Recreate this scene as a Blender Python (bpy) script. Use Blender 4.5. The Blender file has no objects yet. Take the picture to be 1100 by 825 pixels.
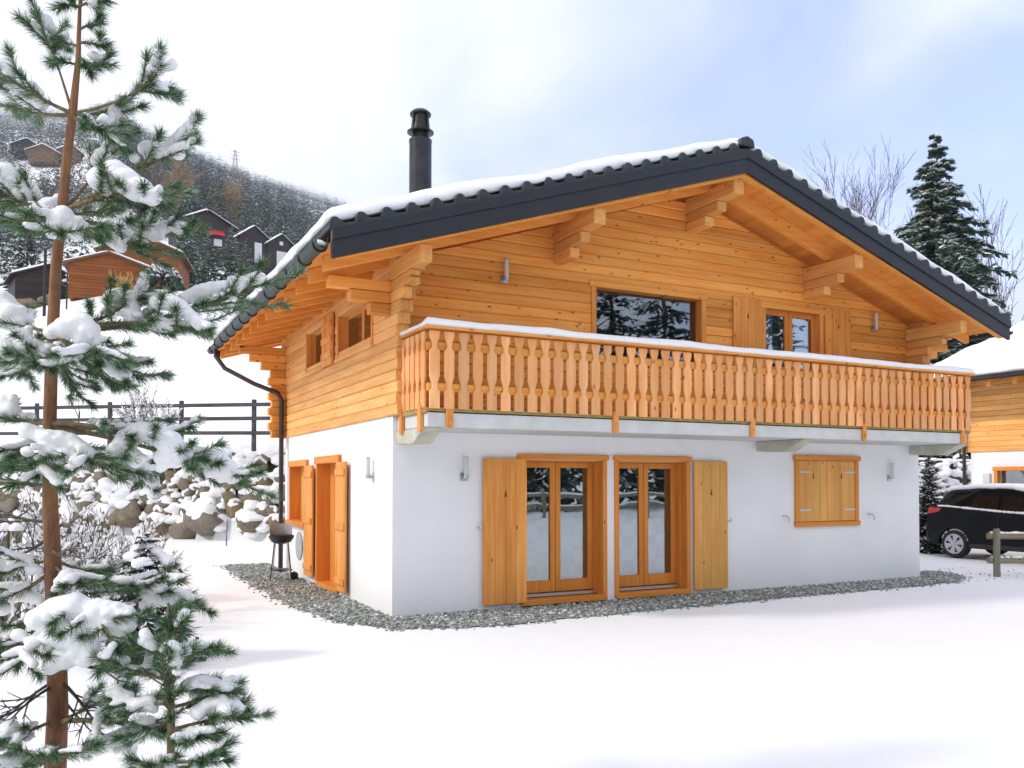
import bpy, bmesh, math, random
import numpy as np
from mathutils import Vector, Matrix, noise as mnoise

R = math.radians
S = bpy.context.scene
COL = S.collection

# ------------------------------------------------------------------ camera
CAM = np.array([-3.6832, -10.6411, 1.786])
YAW, PITCH, FPX, SHY = 0.4729, 0.0241, 912.6, 82.96
cam_d = bpy.data.cameras.new('camera')
cam = bpy.data.objects.new('camera', cam_d)
COL.objects.link(cam)
cam.location = CAM
cam.rotation_euler = (math.pi / 2 + PITCH, 0, -YAW)
cam_d.sensor_width = 36.0
cam_d.lens = FPX / 1100 * 36.0
cam_d.shift_y = SHY / 1100
cam_d.clip_start = 0.05
cam_d.clip_end = 6000
S.camera = cam

# ------------------------------------------------------------------ light
SUN_DIR = Vector((-1.0, 0.17, 0.76)).normalized()
SUN_EL = math.asin(SUN_DIR.z)
SUN_AZ = math.atan2(SUN_DIR.x, SUN_DIR.y)
W = bpy.data.worlds.new('World')
S.world = W
W.use_nodes = True
nt = W.node_tree
bg = nt.nodes['Background']
sky = nt.nodes.new('ShaderNodeTexSky')
sky.sky_type = 'NISHITA'
sky.sun_disc = False
sky.sun_elevation = SUN_EL
sky.sun_rotation = SUN_AZ
sky.air_density = 1.0
sky.dust_density = 1.0
sky.ozone_density = 1.2
tc = nt.nodes.new('ShaderNodeTexCoord')
sep = nt.nodes.new('ShaderNodeSeparateXYZ')
nt.links.new(tc.outputs['Generated'], sep.inputs[0])
def wmath(op, a, b=None, clamp=False):
    n = nt.nodes.new('ShaderNodeMath'); n.operation = op; n.use_clamp = clamp
    for i, v in enumerate((a, b)):
        if v is None: continue
        if isinstance(v, (int, float)): n.inputs[i].default_value = v
        else: nt.links.new(v, n.inputs[i])
    return n.outputs[0]
zz = wmath('ADD', wmath('MAXIMUM', sep.outputs[2], 0.0), 0.22)
cmb = nt.nodes.new('ShaderNodeCombineXYZ')
nt.links.new(wmath('DIVIDE', sep.outputs[0], zz), cmb.inputs[0])
nt.links.new(wmath('DIVIDE', sep.outputs[1], zz), cmb.inputs[1])
cn = nt.nodes.new('ShaderNodeTexNoise')
cn.inputs['Scale'].default_value = 1.1
cn.inputs['Detail'].default_value = 7
cn.inputs['Roughness'].default_value = 0.52
cn.inputs['Distortion'].default_value = 0.6
nt.links.new(cmb.outputs[0], cn.inputs['Vector'])
# the cloud deck is thick towards the valley (-x) and thins out eastwards (+x)
bias = wmath('MULTIPLY_ADD', sep.outputs[0], -0.85)
bias.node.inputs[2].default_value = 0.56
cov = wmath('ADD', wmath('MULTIPLY', wmath('SUBTRACT', cn.outputs['Fac'], 0.5), 2.2), bias)
ramp = nt.nodes.new('ShaderNodeMapRange'); ramp.interpolation_type = 'SMOOTHSTEP'
ramp.inputs['From Min'].default_value = -0.35
ramp.inputs['From Max'].default_value = 0.40
ramp.inputs['To Min'].default_value = 0.20
ramp.inputs['To Max'].default_value = 0.97
nt.links.new(cov, ramp.inputs['Value'])
mix = nt.nodes.new('ShaderNodeMix'); mix.data_type = 'RGBA'
nt.links.new(ramp.outputs[0], mix.inputs[0])
tint = nt.nodes.new('ShaderNodeMix'); tint.data_type = 'RGBA'; tint.blend_type = 'MULTIPLY'; tint.inputs[0].default_value = 1
tint.inputs[7].default_value = (1.10, 1.0, 1.28, 1)
nt.links.new(sky.outputs[0], tint.inputs[6])
nt.links.new(tint.outputs[2], mix.inputs[6])
CLOUD = 4.35
mix.inputs[7].default_value = (CLOUD * 0.965, CLOUD * 0.985, CLOUD * 1.04, 1)
nt.links.new(mix.outputs[2], bg.inputs[0])
bg.inputs[1].default_value = 0.14

sun_d = bpy.data.lights.new('sun', 'SUN')
sun = bpy.data.objects.new('sun', sun_d)
COL.objects.link(sun)
sun_d.energy = 1.0
sun_d.angle = R(6.0)
sun_d.color = (1.0, 0.93, 0.82)
sun.rotation_euler = SUN_DIR.to_track_quat('Z', 'Y').to_euler()
sun.location = (-30, 5, 40)

S.view_settings.view_transform = 'Standard'
S.view_settings.look = 'None'
S.view_settings.gamma = 1
S.view_settings.use_curve_mapping = False
S.view_settings.exposure = 1.12
S.render.engine = 'CYCLES'
S.cycles.use_denoising = True
S.cycles.max_bounces = 6
S.cycles.transparent_max_bounces = 12
S.cycles.caustics_reflective = False
S.cycles.caustics_refractive = False

# ------------------------------------------------------------------ helpers
def at(px, py, depth):
    """a point on the photograph (1100 x 825) at a depth, as a place in the scene"""
    sy, cy = math.sin(YAW), math.cos(YAW)
    f = np.array([sy * math.cos(PITCH), cy * math.cos(PITCH), math.sin(PITCH)])
    r = np.array([cy, -sy, 0.0]); u = np.cross(r, f)
    return CAM + depth * (f + r * (px - 550) / FPX - u * (py - 412.5 - SHY) / FPX)

def tag(o, label=None, cat=None, group=None, kind=None):
    if label: o['label'] = label
    if cat: o['category'] = cat
    if group: o['group'] = group
    if kind: o['kind'] = kind
    return o

def thing(name, label, cat, loc=(0, 0, 0), rz=0.0, group=None):
    o = bpy.data.objects.new(name, None)
    o.empty_display_size = 0.2
    COL.objects.link(o)
    o.location = loc; o.rotation_euler = (0, 0, rz)
    return tag(o, label, cat, group)

def copy_tree(o, parent=None):
    c = o.copy(); COL.objects.link(c)
    if parent: c.parent = parent
    for ch in list(o.children): copy_tree(ch, c)
    return c

class MB:
    """collects boxes, prisms, tubes into ONE mesh object; every piece gets its own random value"""
    def __init__(s): s.v = []; s.f = []; s.r = []; s.m = []; s.rng = random.Random(7)
    def add(s, vs, fs, rnd=None, mi=0):
        b = len(s.v); rnd = s.rng.random() if rnd is None else rnd
        s.v.extend([tuple(map(float, p)) for p in vs])
        for f in fs:
            s.f.append([b + i for i in f]); s.r.append(rnd); s.m.append(mi)
        return s
    def box(s, x0, x1, y0, y1, z0, z1, rnd=None, mi=0):
        return s.hexa([(x0, y0, z0), (x1, y0, z0), (x1, y1, z0), (x0, y1, z0), (x0, y0, z1), (x1, y0, z1), (x1, y1, z1), (x0, y1, z1)], rnd, mi)
    def hexa(s, p, rnd=None, mi=0):
        return s.add(p, [(0, 3, 2, 1), (4, 5, 6, 7), (0, 1, 5, 4), (1, 2, 6, 5), (2, 3, 7, 6), (3, 0, 4, 7)], rnd, mi)
    def prism(s, poly, a, b, axis, rnd=None, mi=0):
        """poly: 2-D outline in the two other axes, extruded along axis from a to b"""
        n = len(poly)
        def P(q, t):
            if axis == 'x': return (t, q[0], q[1])
            if axis == 'y': return (q[0], t, q[1])
            return (q[0], q[1], t)
        vs = [P(q, a) for q in poly] + [P(q, b) for q in poly]
        fs = [list(range(n))[::-1], list(range(n, 2 * n))] + [(i, (i + 1) % n, n + (i + 1) % n, n + i) for i in range(n)]
        return s.add(vs, fs, rnd, mi)
    def tube(s, pts, rad, n=8, rnd=None, mi=0, caps=True):
        pts = [Vector(p) for p in pts]
        if not hasattr(rad, '__len__'): rad = [rad] * len(pts)
        vs = []; up = None
        for i, p in enumerate(pts):
            d = (pts[min(i + 1, len(pts) - 1)] - pts[max(i - 1, 0)]).normalized()
            if up is None: up = Vector((0, 0, 1)) if abs(d.z) < .9 else Vector((1, 0, 0))
            a = d.cross(up).normalized(); b = a.cross(d).normalized(); up = b
            for k in range(n):
                t = 2 * math.pi * k / n
                vs.append(p + (a * math.cos(t) + b * math.sin(t)) * rad[i])
        fs = []
        for i in range(len(pts) - 1):
            for k in range(n):
                fs.append((i * n + k, i * n + (k + 1) % n, (i + 1) * n + (k + 1) % n, (i + 1) * n + k))
        if caps:
            fs.append(list(range(n))[::-1]); fs.append([(len(pts) - 1) * n + k for k in range(n)])
        return s.add(vs, fs, rnd, mi)
    def lathe(s, prof, c=(0, 0, 0), n=24, axis='z', rnd=None, mi=0, caps=True):
        vs = []
        for (r, z) in prof:
            for k in range(n):
                t = 2 * math.pi * k / n
                q = (r * math.cos(t), r * math.sin(t), z)
                if axis == 'y': q = (q[0], q[2], q[1])
                if axis == 'x': q = (q[2], q[0], q[1])
                vs.append((c[0] + q[0], c[1] + q[1], c[2] + q[2]))
        fs = []
        for i in range(len(prof) - 1):
            for k in range(n):
                fs.append((i * n + k, i * n + (k + 1) % n, (i + 1) * n + (k + 1) % n, (i + 1) * n + k))
        if caps: fs.append(list(range(n))[::-1]); fs.append([(len(prof) - 1) * n + k for k in range(n)])
        return s.add(vs, fs, rnd, mi)
    def build(s, name, mats, parent=None, smooth=False, bevel=0.0, seg=1, fixn=True):
        me = bpy.data.meshes.new(name)
        me.from_pydata(s.v, [], s.f)
        if not isinstance(mats, (list, tuple)): mats = [mats]
        for m in mats: me.materials.append(m)
        at_ = me.attributes.new('rnd', 'FLOAT', 'FACE')
        at_.data.foreach_set('value', s.r)
        me.polygons.foreach_set('material_index', s.m)
        if smooth: me.polygons.foreach_set('use_smooth', [True] * len(s.f))
        if fixn:
            bm = bmesh.new(); bm.from_mesh(me)
            bmesh.ops.recalc_face_normals(bm, faces=bm.faces)
            bm.to_mesh(me); bm.free()
        me.update()
        if smooth:
            try: me.set_sharp_from_angle(angle=R(38))
            except Exception: pass
        o = bpy.data.objects.new(name, me)
        COL.objects.link(o)
        if parent: o.parent = parent
        if bevel:
            b = o.modifiers.new('bevel', 'BEVEL'); b.width = bevel; b.segments = seg; b.limit_method = 'ANGLE'; b.angle_limit = R(40)
        return o

def np_mesh(name, verts, faces, mats, parent=None, mi=None, smooth=False, rnd=None):
    """verts (N,3); faces (M,k) with k constant"""
    verts = np.ascontiguousarray(verts, dtype=np.float32); faces = np.ascontiguousarray(faces, dtype=np.int32)
    k = faces.shape[1]
    me = bpy.data.meshes.new(name)
    me.vertices.add(len(verts)); me.vertices.foreach_set('co', verts.ravel())
    me.loops.add(faces.size); me.loops.foreach_set('vertex_index', faces.ravel())
    me.polygons.add(len(faces))
    me.polygons.foreach_set('loop_start', np.arange(0, faces.size, k, dtype=np.int32))
    me.polygons.foreach_set('loop_total', np.full(len(faces), k, dtype=np.int32))
    if not isinstance(mats, (list, tuple)): mats = [mats]
    for m in mats: me.materials.append(m)
    if mi is not None: me.polygons.foreach_set('material_index', np.ascontiguousarray(mi, dtype=np.int32))
    if smooth: me.polygons.foreach_set('use_smooth', np.ones(len(faces), dtype=bool))
    if rnd is not None:
        a = me.attributes.new('rnd', 'FLOAT', 'FACE'); a.data.foreach_set('value', np.ascontiguousarray(rnd, dtype=np.float32))
    me.update(calc_edges=True)
    o = bpy.data.objects.new(name, me)
    COL.objects.link(o)
    if parent: o.parent = parent
    return o

def kites_mesh(name, K, mats, parent=None, mi=None, rnd=None):
    K = np.asarray(K, dtype=np.float32)
    n, k = K.shape[0], K.shape[1]
    return np_mesh(name, K.reshape(-1, 3), np.arange(n * k).reshape(n, k), mats, parent, mi, rnd=rnd)

def segs_mesh(name, segs, mat, parent=None, n=5):
    """segs: list of (p0, p1, r0, r1) -> little tapered prisms in one mesh"""
    A = np.array([np.r_[s[0], s[1], s[2], s[3]] for s in segs], dtype=float)
    p0, p1, r0, r1 = A[:, :3], A[:, 3:6], A[:, 6], A[:, 7]
    d = p1 - p0; d /= np.linalg.norm(d, axis=1, keepdims=True) + 1e-9
    ref = np.where(np.abs(d[:, 2:3]) < .9, np.array([[0, 0, 1.]]), np.array([[1., 0, 0]]))
    a = np.cross(d, ref); a /= np.linalg.norm(a, axis=1, keepdims=True) + 1e-9
    b = np.cross(a, d)
    th = np.arange(n) * 2 * np.pi / n
    ring = a[:, None] * np.cos(th)[None, :, None] + b[:, None] * np.sin(th)[None, :, None]
    V = np.concatenate([p0[:, None] + ring * r0[:, None, None], p1[:, None] + ring * r1[:, None, None]], 1)
    N = len(A); base = (np.arange(N) * 2 * n)[:, None, None]
    k = np.arange(n)
    F = np.stack([k, (k + 1) % n, n + (k + 1) % n, n + k], 1)[None] + base
    return np_mesh(name, V.reshape(-1, 3), F.reshape(-1, 4), mat, parent, smooth=True)

def blob_snow(name, blobs, mat, parent=None, voxel=0.015, rough=0.02, tex=0.12, smooth_it=3):
    """lumps of snow: (x, y, z, rx, ry, rz) ellipsoids grown together by a voxel remesh"""
    ico = ICO[1]
    nv = len(ico[0]); V = []; F = []
    for i, (x, y, z, rx, ry, rz) in enumerate(blobs):
        V.append(ico[0] * np.array([rx, ry, rz]) + np.array([x, y, z])); F.append(ico[1] + i * nv)
    o = np_mesh(name, np.concatenate(V), np.concatenate(F), mat, parent, smooth=True)
    m = o.modifiers.new('grow', 'REMESH'); m.mode = 'VOXEL'; m.voxel_size = voxel; m.use_smooth_shade = True
    s = o.modifiers.new('soften', 'SMOOTH'); s.iterations = smooth_it; s.factor = .5
    if rough:
        d = o.modifiers.new('lumps', 'DISPLACE'); d.texture = lump_tex(tex); d.strength = rough; d.mid_level = .5; d.texture_coords = 'GLOBAL'
    return o
_lt = {}
def lump_tex(sz):
    if sz not in _lt:
        t = bpy.data.textures.new('lumps', 'CLOUDS'); t.noise_scale = sz; t.noise_depth = 2; _lt[sz] = t
    return _lt[sz]
def ico_np(sub):
    bm = bmesh.new(); bmesh.ops.create_icosphere(bm, subdivisions=sub, radius=1.0)
    bm.verts.ensure_lookup_table()
    v = np.array([x.co[:] for x in bm.verts]); f = np.array([[q.index for q in p.verts] for p in bm.faces]); bm.free()
    return v, f
ICO = {1: ico_np(2), 2: ico_np(3), 3: ico_np(4)}

# ------------------------------------------------------------------ materials
def new_mat(name):
    m = bpy.data.materials.new(name); m.use_nodes = True
    return m, m.node_tree.nodes, m.node_tree.links, m.node_tree.nodes['Principled BSDF']

def simple(name, col, rough=.6, metal=0.0, nscale=0, namp=0.15, bump=0.0, bscale=None, spec=.5, detail=4):
    m, N, L, B = new_mat(name)
    B.inputs['Base Color'].default_value = (*col, 1)
    B.inputs['Roughness'].default_value = rough
    B.inputs['Metallic'].default_value = metal
    B.inputs['Specular IOR Level'].default_value = spec
    if nscale or bump:
        t = N.new('ShaderNodeTexCoord')
        n = N.new('ShaderNodeTexNoise'); n.inputs['Scale'].default_value = nscale or bscale; n.inputs['Detail'].default_value = detail
        L.new(t.outputs['Object'], n.inputs['Vector'])
        if nscale:
            mr = N.new('ShaderNodeMapRange'); mr.inputs['From Min'].default_value = .25; mr.inputs['From Max'].default_value = .75
            mr.inputs['To Min'].default_value = 1 - namp; mr.inputs['To Max'].default_value = 1 + namp
            L.new(n.outputs['Fac'], mr.inputs['Value'])
            mx = N.new('ShaderNodeMix'); mx.data_type = 'RGBA'; mx.blend_type = 'MULTIPLY'; mx.inputs[0].default_value = 1
            mx.inputs[6].default_value = (*col, 1); L.new(mr.outputs[0], mx.inputs[7]); L.new(mx.outputs[2], B.inputs['Base Color'])
        if bump:
            n2 = n
            if bscale:
                n2 = N.new('ShaderNodeTexNoise'); n2.inputs['Scale'].default_value = bscale; n2.inputs['Detail'].default_value = detail
                L.new(t.outputs['Object'], n2.inputs['Vector'])
            b = N.new('ShaderNodeBump'); b.inputs['Strength'].default_value = 1; b.inputs['Distance'].default_value = bump
            L.new(n2.outputs['Fac'], b.inputs['Height']); L.new(b.outputs[0], B.inputs['Normal'])
    return m

def wood(name, light, dark, axis, knots=.5, rough=.58, vary=.16, grain=26.0, weather=None, ring=.5, flat=None):
    """planed softwood: grain stretched along one axis, dark knots, each board its own tone"""
    m, N, L, B = new_mat(name)
    t = N.new('ShaderNodeTexCoord'); A = N.new('ShaderNodeAttribute'); A.attribute_name = 'rnd'
    off = N.new('ShaderNodeVectorMath'); off.operation = 'MULTIPLY_ADD'
    sp = N.new('ShaderNodeCombineXYZ')
    for i, k in enumerate((31.0, 17.0, 23.0)):
        q = N.new('ShaderNodeMath'); q.operation = 'MULTIPLY'; q.inputs[1].default_value = k; L.new(A.outputs['Fac'], q.inputs[0]); L.new(q.outputs[0], sp.inputs[i])
    ad = N.new('ShaderNodeVectorMath'); ad.operation = 'ADD'; L.new(t.outputs['Object'], ad.inputs[0]); L.new(sp.outputs[0], ad.inputs[1])
    def scaled(along, across):
        v = N.new('ShaderNodeVectorMath'); v.operation = 'MULTIPLY'
        s = [across] * 3; s['xyz'.index(axis)] = along
        v.inputs[1].default_value = s; L.new(ad.outputs[0], v.inputs[0]); return v.outputs[0]
    n = N.new('ShaderNodeTexNoise'); n.inputs['Scale'].default_value = 1; n.inputs['Detail'].default_value = 5; n.inputs['Distortion'].default_value = .4
    L.new(scaled(1.1, grain), n.inputs['Vector'])
    n2 = N.new('ShaderNodeTexNoise'); n2.inputs['Scale'].default_value = 1; n2.inputs['Detail'].default_value = 3
    L.new(scaled(.8, 5), n2.inputs['Vector'])
    mixf = N.new('ShaderNodeMath'); mixf.operation = 'MULTIPLY_ADD'; mixf.inputs[1].default_value = ring
    L.new(n.outputs['Fac'], mixf.inputs[0])
    h = N.new('ShaderNodeMath'); h.operation = 'MULTIPLY'; h.inputs[1].default_value = 1 - ring; L.new(n2.outputs['Fac'], h.inputs[0]); L.new(h.outputs[0], mixf.inputs[2])
    mr = N.new('ShaderNodeMapRange'); mr.inputs['From Min'].default_value = .36; mr.inputs['From Max'].default_value = .62
    L.new(mixf.outputs[0], mr.inputs['Value'])
    c = N.new('ShaderNodeMix'); c.data_type = 'RGBA'; c.inputs[6].default_value = (*dark, 1); c.inputs[7].default_value = (*light, 1)
    L.new(mr.outputs[0], c.inputs[0])
    # per-board tone
    tv = N.new('ShaderNodeMapRange'); tv.inputs['To Min'].default_value = 1 - vary; tv.inputs['To Max'].default_value = 1 + vary * .6
    L.new(A.outputs['Fac'], tv.inputs['Value'])
    c2 = N.new('ShaderNodeMix'); c2.data_type = 'RGBA'; c2.blend_type = 'MULTIPLY'; c2.inputs[0].default_value = 1
    L.new(c.outputs[2], c2.inputs[6]); L.new(tv.outputs[0], c2.inputs[7])
    last = c2.outputs[2]
    if weather:
        wn = N.new('ShaderNodeTexNoise'); wn.inputs['Scale'].default_value = 1; wn.inputs['Detail'].default_value = 4; L.new(scaled(.9, 3), wn.inputs['Vector'])
        wr = N.new('ShaderNodeMapRange'); wr.inputs['From Min'].default_value = .42; wr.inputs['From Max'].default_value = .62; wr.inputs['To Max'].default_value = .8
        L.new(wn.outputs['Fac'], wr.inputs['Value'])
        cw = N.new('ShaderNodeMix'); cw.data_type = 'RGBA'; cw.inputs[7].default_value = (*weather, 1)
        L.new(wr.outputs[0], cw.inputs[0]); L.new(last, cw.inputs[6]); last = cw.outputs[2]
    if knots:
        v = N.new('ShaderNodeTexVoronoi'); v.inputs['Scale'].default_value = 1; v.inputs['Randomness'].default_value = 1
        kv = N.new('ShaderNodeVectorMath'); kv.operation = 'MULTIPLY'; ks = [9.0] * 3; ks['xyz'.index(axis)] = 4.2
        ks['xyz'.index(flat or {'x': 'y', 'y': 'x', 'z': 'y'}[axis])] = 0.0
        kv.inputs[1].default_value = ks; L.new(ad.outputs[0], kv.inputs[0]); L.new(kv.outputs[0], v.inputs['Vector'])
        kr = N.new('ShaderNodeMapRange'); kr.interpolation_type = 'SMOOTHSTEP'; kr.inputs['From Min'].default_value = .075; kr.inputs['From Max'].default_value = .17
        kr.inputs['To Min'].default_value = 1; kr.inputs['To Max'].default_value = 0
        L.new(v.outputs['Distance'], kr.inputs['Value'])
        sx = N.new('ShaderNodeSeparateColor'); L.new(v.outputs['Color'], sx.inputs[0])
        gt = N.new('ShaderNodeMath'); gt.operation = 'LESS_THAN'; gt.inputs[1].default_value = knots; L.new(sx.outputs[0], gt.inputs[0])
        ml = N.new('ShaderNodeMath'); ml.operation = 'MULTIPLY'; L.new(kr.outputs[0], ml.inputs[0]); L.new(gt.outputs[0], ml.inputs[1])
        ml2 = N.new('ShaderNodeMath'); ml2.operation = 'MULTIPLY'; ml2.inputs[1].default_value = .85; L.new(ml.outputs[0], ml2.inputs[0])
        ck = N.new('ShaderNodeMix'); ck.data_type = 'RGBA'; ck.inputs[7].default_value = (dark[0] * .35, dark[1] * .25, dark[2] * .2, 1)
        L.new(ml2.outputs[0], ck.inputs[0]); L.new(last, ck.inputs[6]); last = ck.outputs[2]
    L.new(last, B.inputs['Base Color'])
    B.inputs['Roughness'].default_value = rough
    B.inputs['Specular IOR Level'].default_value = .2
    b = N.new('ShaderNodeBump'); b.inputs['Distance'].default_value = .003; b.inputs['Strength'].default_value = .6
    L.new(n.outputs['Fac'], b.inputs['Height']); L.new(b.outputs[0], B.inputs['Normal'])
    return m

def glass(name, tint=(.012, .016, .02), refl=.28):
    m, N, L, B = new_mat(name)
    out = [x for x in N if x.type == 'OUTPUT_MATERIAL'][0]
    tr = N.new('ShaderNodeBsdfTransparent'); tr.inputs[0].default_value = (.72, .78, .78, 1)
    gl = N.new('ShaderNodeBsdfGlossy'); gl.inputs['Roughness'].default_value = .012; gl.inputs[0].default_value = (.9, .95, 1, 1)
    t = N.new('ShaderNodeTexCoord'); n = N.new('ShaderNodeTexNoise'); n.inputs['Scale'].default_value = 1.6; n.inputs['Detail'].default_value = 1
    L.new(t.outputs['Object'], n.inputs['Vector'])
    b = N.new('ShaderNodeBump'); b.inputs['Distance'].default_value = .004; b.inputs['Strength'].default_value = .5; L.new(n.outputs['Fac'], b.inputs['Height']); L.new(b.outputs[0], gl.inputs['Normal'])
    lw = N.new('ShaderNodeLayerWeight'); lw.inputs[0].default_value = .25
    ad = N.new('ShaderNodeMath'); ad.operation = 'MULTIPLY_ADD'; ad.inputs[1].default_value = .6; ad.inputs[2].default_value = refl; ad.use_clamp = True
    L.new(lw.outputs['Fresnel'], ad.inputs[0])
    mx = N.new('ShaderNodeMixShader'); L.new(ad.outputs[0], mx.inputs[0]); L.new(tr.outputs[0], mx.inputs[1]); L.new(gl.outputs[0], mx.inputs[2])
    L.new(mx.outputs[0], out.inputs[0])
    return m

def snow_mat(name, bump=.012, scale=9.0, col=(.88, .885, .895)):
    m, N, L, B = new_mat(name)
    B.inputs['Base Color'].default_value = (*col, 1)
    B.inputs['Roughness'].default_value = .65
    B.inputs['Specular IOR Level'].default_value = .25
    t = N.new('ShaderNodeTexCoord')
    n = N.new('ShaderNodeTexNoise'); n.inputs['Scale'].default_value = scale; n.inputs['Detail'].default_value = 6; n.inputs['Roughness'].default_value = .6
    L.new(t.outputs['Object'], n.inputs['Vector'])
    b = N.new('ShaderNodeBump'); b.inputs['Distance'].default_value = bump; b.inputs['Strength'].default_value = .7
    L.new(n.outputs['Fac'], b.inputs['Height']); L.new(b.outputs[0], B.inputs['Normal'])
    return m

def leaf_mat(name, a, b, trans=.15):
    m, N, L, B = new_mat(name)
    A = N.new('ShaderNodeAttribute'); A.attribute_name = 'rnd'
    mx = N.new('ShaderNodeMix'); mx.data_type = 'RGBA'; mx.inputs[6].default_value = (*a, 1); mx.inputs[7].default_value = (*b, 1)
    L.new(A.outputs['Fac'], mx.inputs[0]); L.new(mx.outputs[2], B.inputs['Base Color'])
    B.inputs['Roughness'].default_value = .55
    B.inputs['Specular IOR Level'].default_value = .3
    return m

def bark_mat(name, a, b, scale=14, stretch=.35):
    m, N, L, B = new_mat(name)
    t = N.new('ShaderNodeTexCoord')
    v = N.new('ShaderNodeVectorMath'); v.operation = 'MULTIPLY'; v.inputs[1].default_value = (1, 1, stretch); L.new(t.outputs['Object'], v.inputs[0])
    n = N.new('ShaderNodeTexNoise'); n.inputs['Scale'].default_value = scale; n.inputs['Detail'].default_value = 6; n.inputs['Roughness'].default_value = .65; L.new(v.outputs[0], n.inputs['Vector'])
    vo = N.new('ShaderNodeTexVoronoi'); vo.feature = 'DISTANCE_TO_EDGE'; vo.inputs['Scale'].default_value = scale * 2.2; L.new(v.outputs[0], vo.inputs['Vector'])
    mr = N.new('ShaderNodeMapRange'); mr.inputs['From Min'].default_value = .35; mr.inputs['From Max'].default_value = .65; L.new(n.outputs['Fac'], mr.inputs['Value'])
    mx = N.new('ShaderNodeMix'); mx.data_type = 'RGBA'; mx.inputs[6].default_value = (*a, 1); mx.inputs[7].default_value = (*b, 1); L.new(mr.outputs[0], mx.inputs[0])
    m2 = N.new('ShaderNodeMapRange'); m2.inputs['From Max'].default_value = .12; m2.inputs['To Min'].default_value = .78; L.new(vo.outputs['Distance'], m2.inputs['Value'])
    mm = N.new('ShaderNodeMix'); mm.data_type = 'RGBA'; mm.blend_type = 'MULTIPLY'; mm.inputs[0].default_value = 1; L.new(mx.outputs[2], mm.inputs[6]); L.new(m2.outputs[0], mm.inputs[7])
    L.new(mm.outputs[2], B.inputs['Base Color']); B.inputs['Roughness'].default_value = .85
    b_ = N.new('ShaderNodeBump'); b_.inputs['Distance'].default_value = .012; L.new(n.outputs['Fac'], b_.inputs['Height']); L.new(b_.outputs[0], B.inputs['Normal'])
    return m

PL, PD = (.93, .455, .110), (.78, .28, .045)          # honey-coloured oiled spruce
M = {}
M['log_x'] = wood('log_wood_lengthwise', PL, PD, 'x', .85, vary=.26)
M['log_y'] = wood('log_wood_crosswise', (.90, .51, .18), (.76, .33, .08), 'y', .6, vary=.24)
M['wood_z'] = wood('shutter_wood', (.86, .39, .10), (.68, .23, .04), 'z', .3, vary=.12)
M['wood_zl'] = wood('pale_shutter_wood', (.80, .43, .13), (.70, .31, .07), 'z', .25, vary=.12)
M['bal'] = wood('baluster_wood', (.93, .51, .235), (.82, .36, .13), 'z', .3, vary=.24, weather=(.72, .30, .09))
M['frame_x'] = wood('frame_wood_lengthwise', (.78, .31, .06), (.66, .22, .035), 'x', .15, vary=.08)
M['frame_z'] = wood('frame_wood_upright', (.78, .31, .06), (.66, .22, .035), 'z', .15, vary=.08)
M['frame_y'] = wood('frame_wood_crosswise', (.78, .31, .06), (.66, .22, .035), 'y', .15, vary=.08)
M['soffit'] = wood('soffit_wood', (.90, .41, .10), (.76, .27, .045), 'y', .25, flat='z', vary=.12)
M['rafter'] = wood('rafter_wood', (.90, .42, .10), (.76, .28, .045), 'x', .22, vary=.1)
M['old_wood'] = wood('weathered_wood', (.30, .27, .21), (.20, .17, .12), 'z', .3, rough=.8, vary=.2, weather=(.22, .24, .16))
M['beam'] = wood('weathered_beam_wood', (.45, .30, .10), (.34, .20, .06), 'x', .2, rough=.7, vary=.1, weather=(.36, .31, .12))
M['plaster'] = simple('white_plaster', (.86, .86, .865), .9, nscale=1.1, namp=.05, bump=.006, bscale=55, detail=8)
M['concrete'] = simple('pale_concrete', (.60, .61, .59), .9, nscale=3.5, namp=.12, bump=.003, bscale=60, detail=6)
M['corbel'] = simple('mossy_concrete', (.50, .50, .40), .9, nscale=5, namp=.2, bump=.003, bscale=50)
M['fascia'] = simple('slate_sheet', (.013, .015, .020), .45, nscale=3, namp=.25, bump=.004, bscale=5)
M['tile'] = simple('dark_roof_tile', (.022, .034, .036), .55, nscale=9, namp=.4, bump=.006, bscale=25)
M['gutter'] = simple('dark_green_metal', (.012, .026, .020), .5, metal=.0, nscale=8, namp=.3)
M['black'] = simple('black_metal', (.012, .012, .013), .4, metal=.2, nscale=6, namp=.3)
M['stove'] = simple('sooty_flue_metal', (.045, .045, .05), .3, metal=.7, nscale=4, namp=.35)
M['brown_metal'] = simple('brown_painted_metal', (.035, .018, .015), .4, nscale=4, namp=.2)
M['steel'] = simple('brushed_steel', (.55, .56, .57), .3, metal=.9, nscale=20, namp=.1)
M['frosted'] = simple('frosted_lamp_glass', (.62, .64, .62), .35, nscale=12, namp=.05)
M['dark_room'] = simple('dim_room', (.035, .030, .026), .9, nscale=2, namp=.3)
M['glass'] = glass('window_glass', refl=.26)
M['glass_dark'] = glass('picture_window_glass', refl=.15)
M['snow'] = snow_mat('settled_snow')
M['snow_soft'] = snow_mat('clinging_snow', bump=.006, scale=28, col=(.87, .87, .875))
M['snow_ground'] = snow_mat('lying_snow', bump=.02, scale=3.0, col=(.88, .885, .90))

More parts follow.
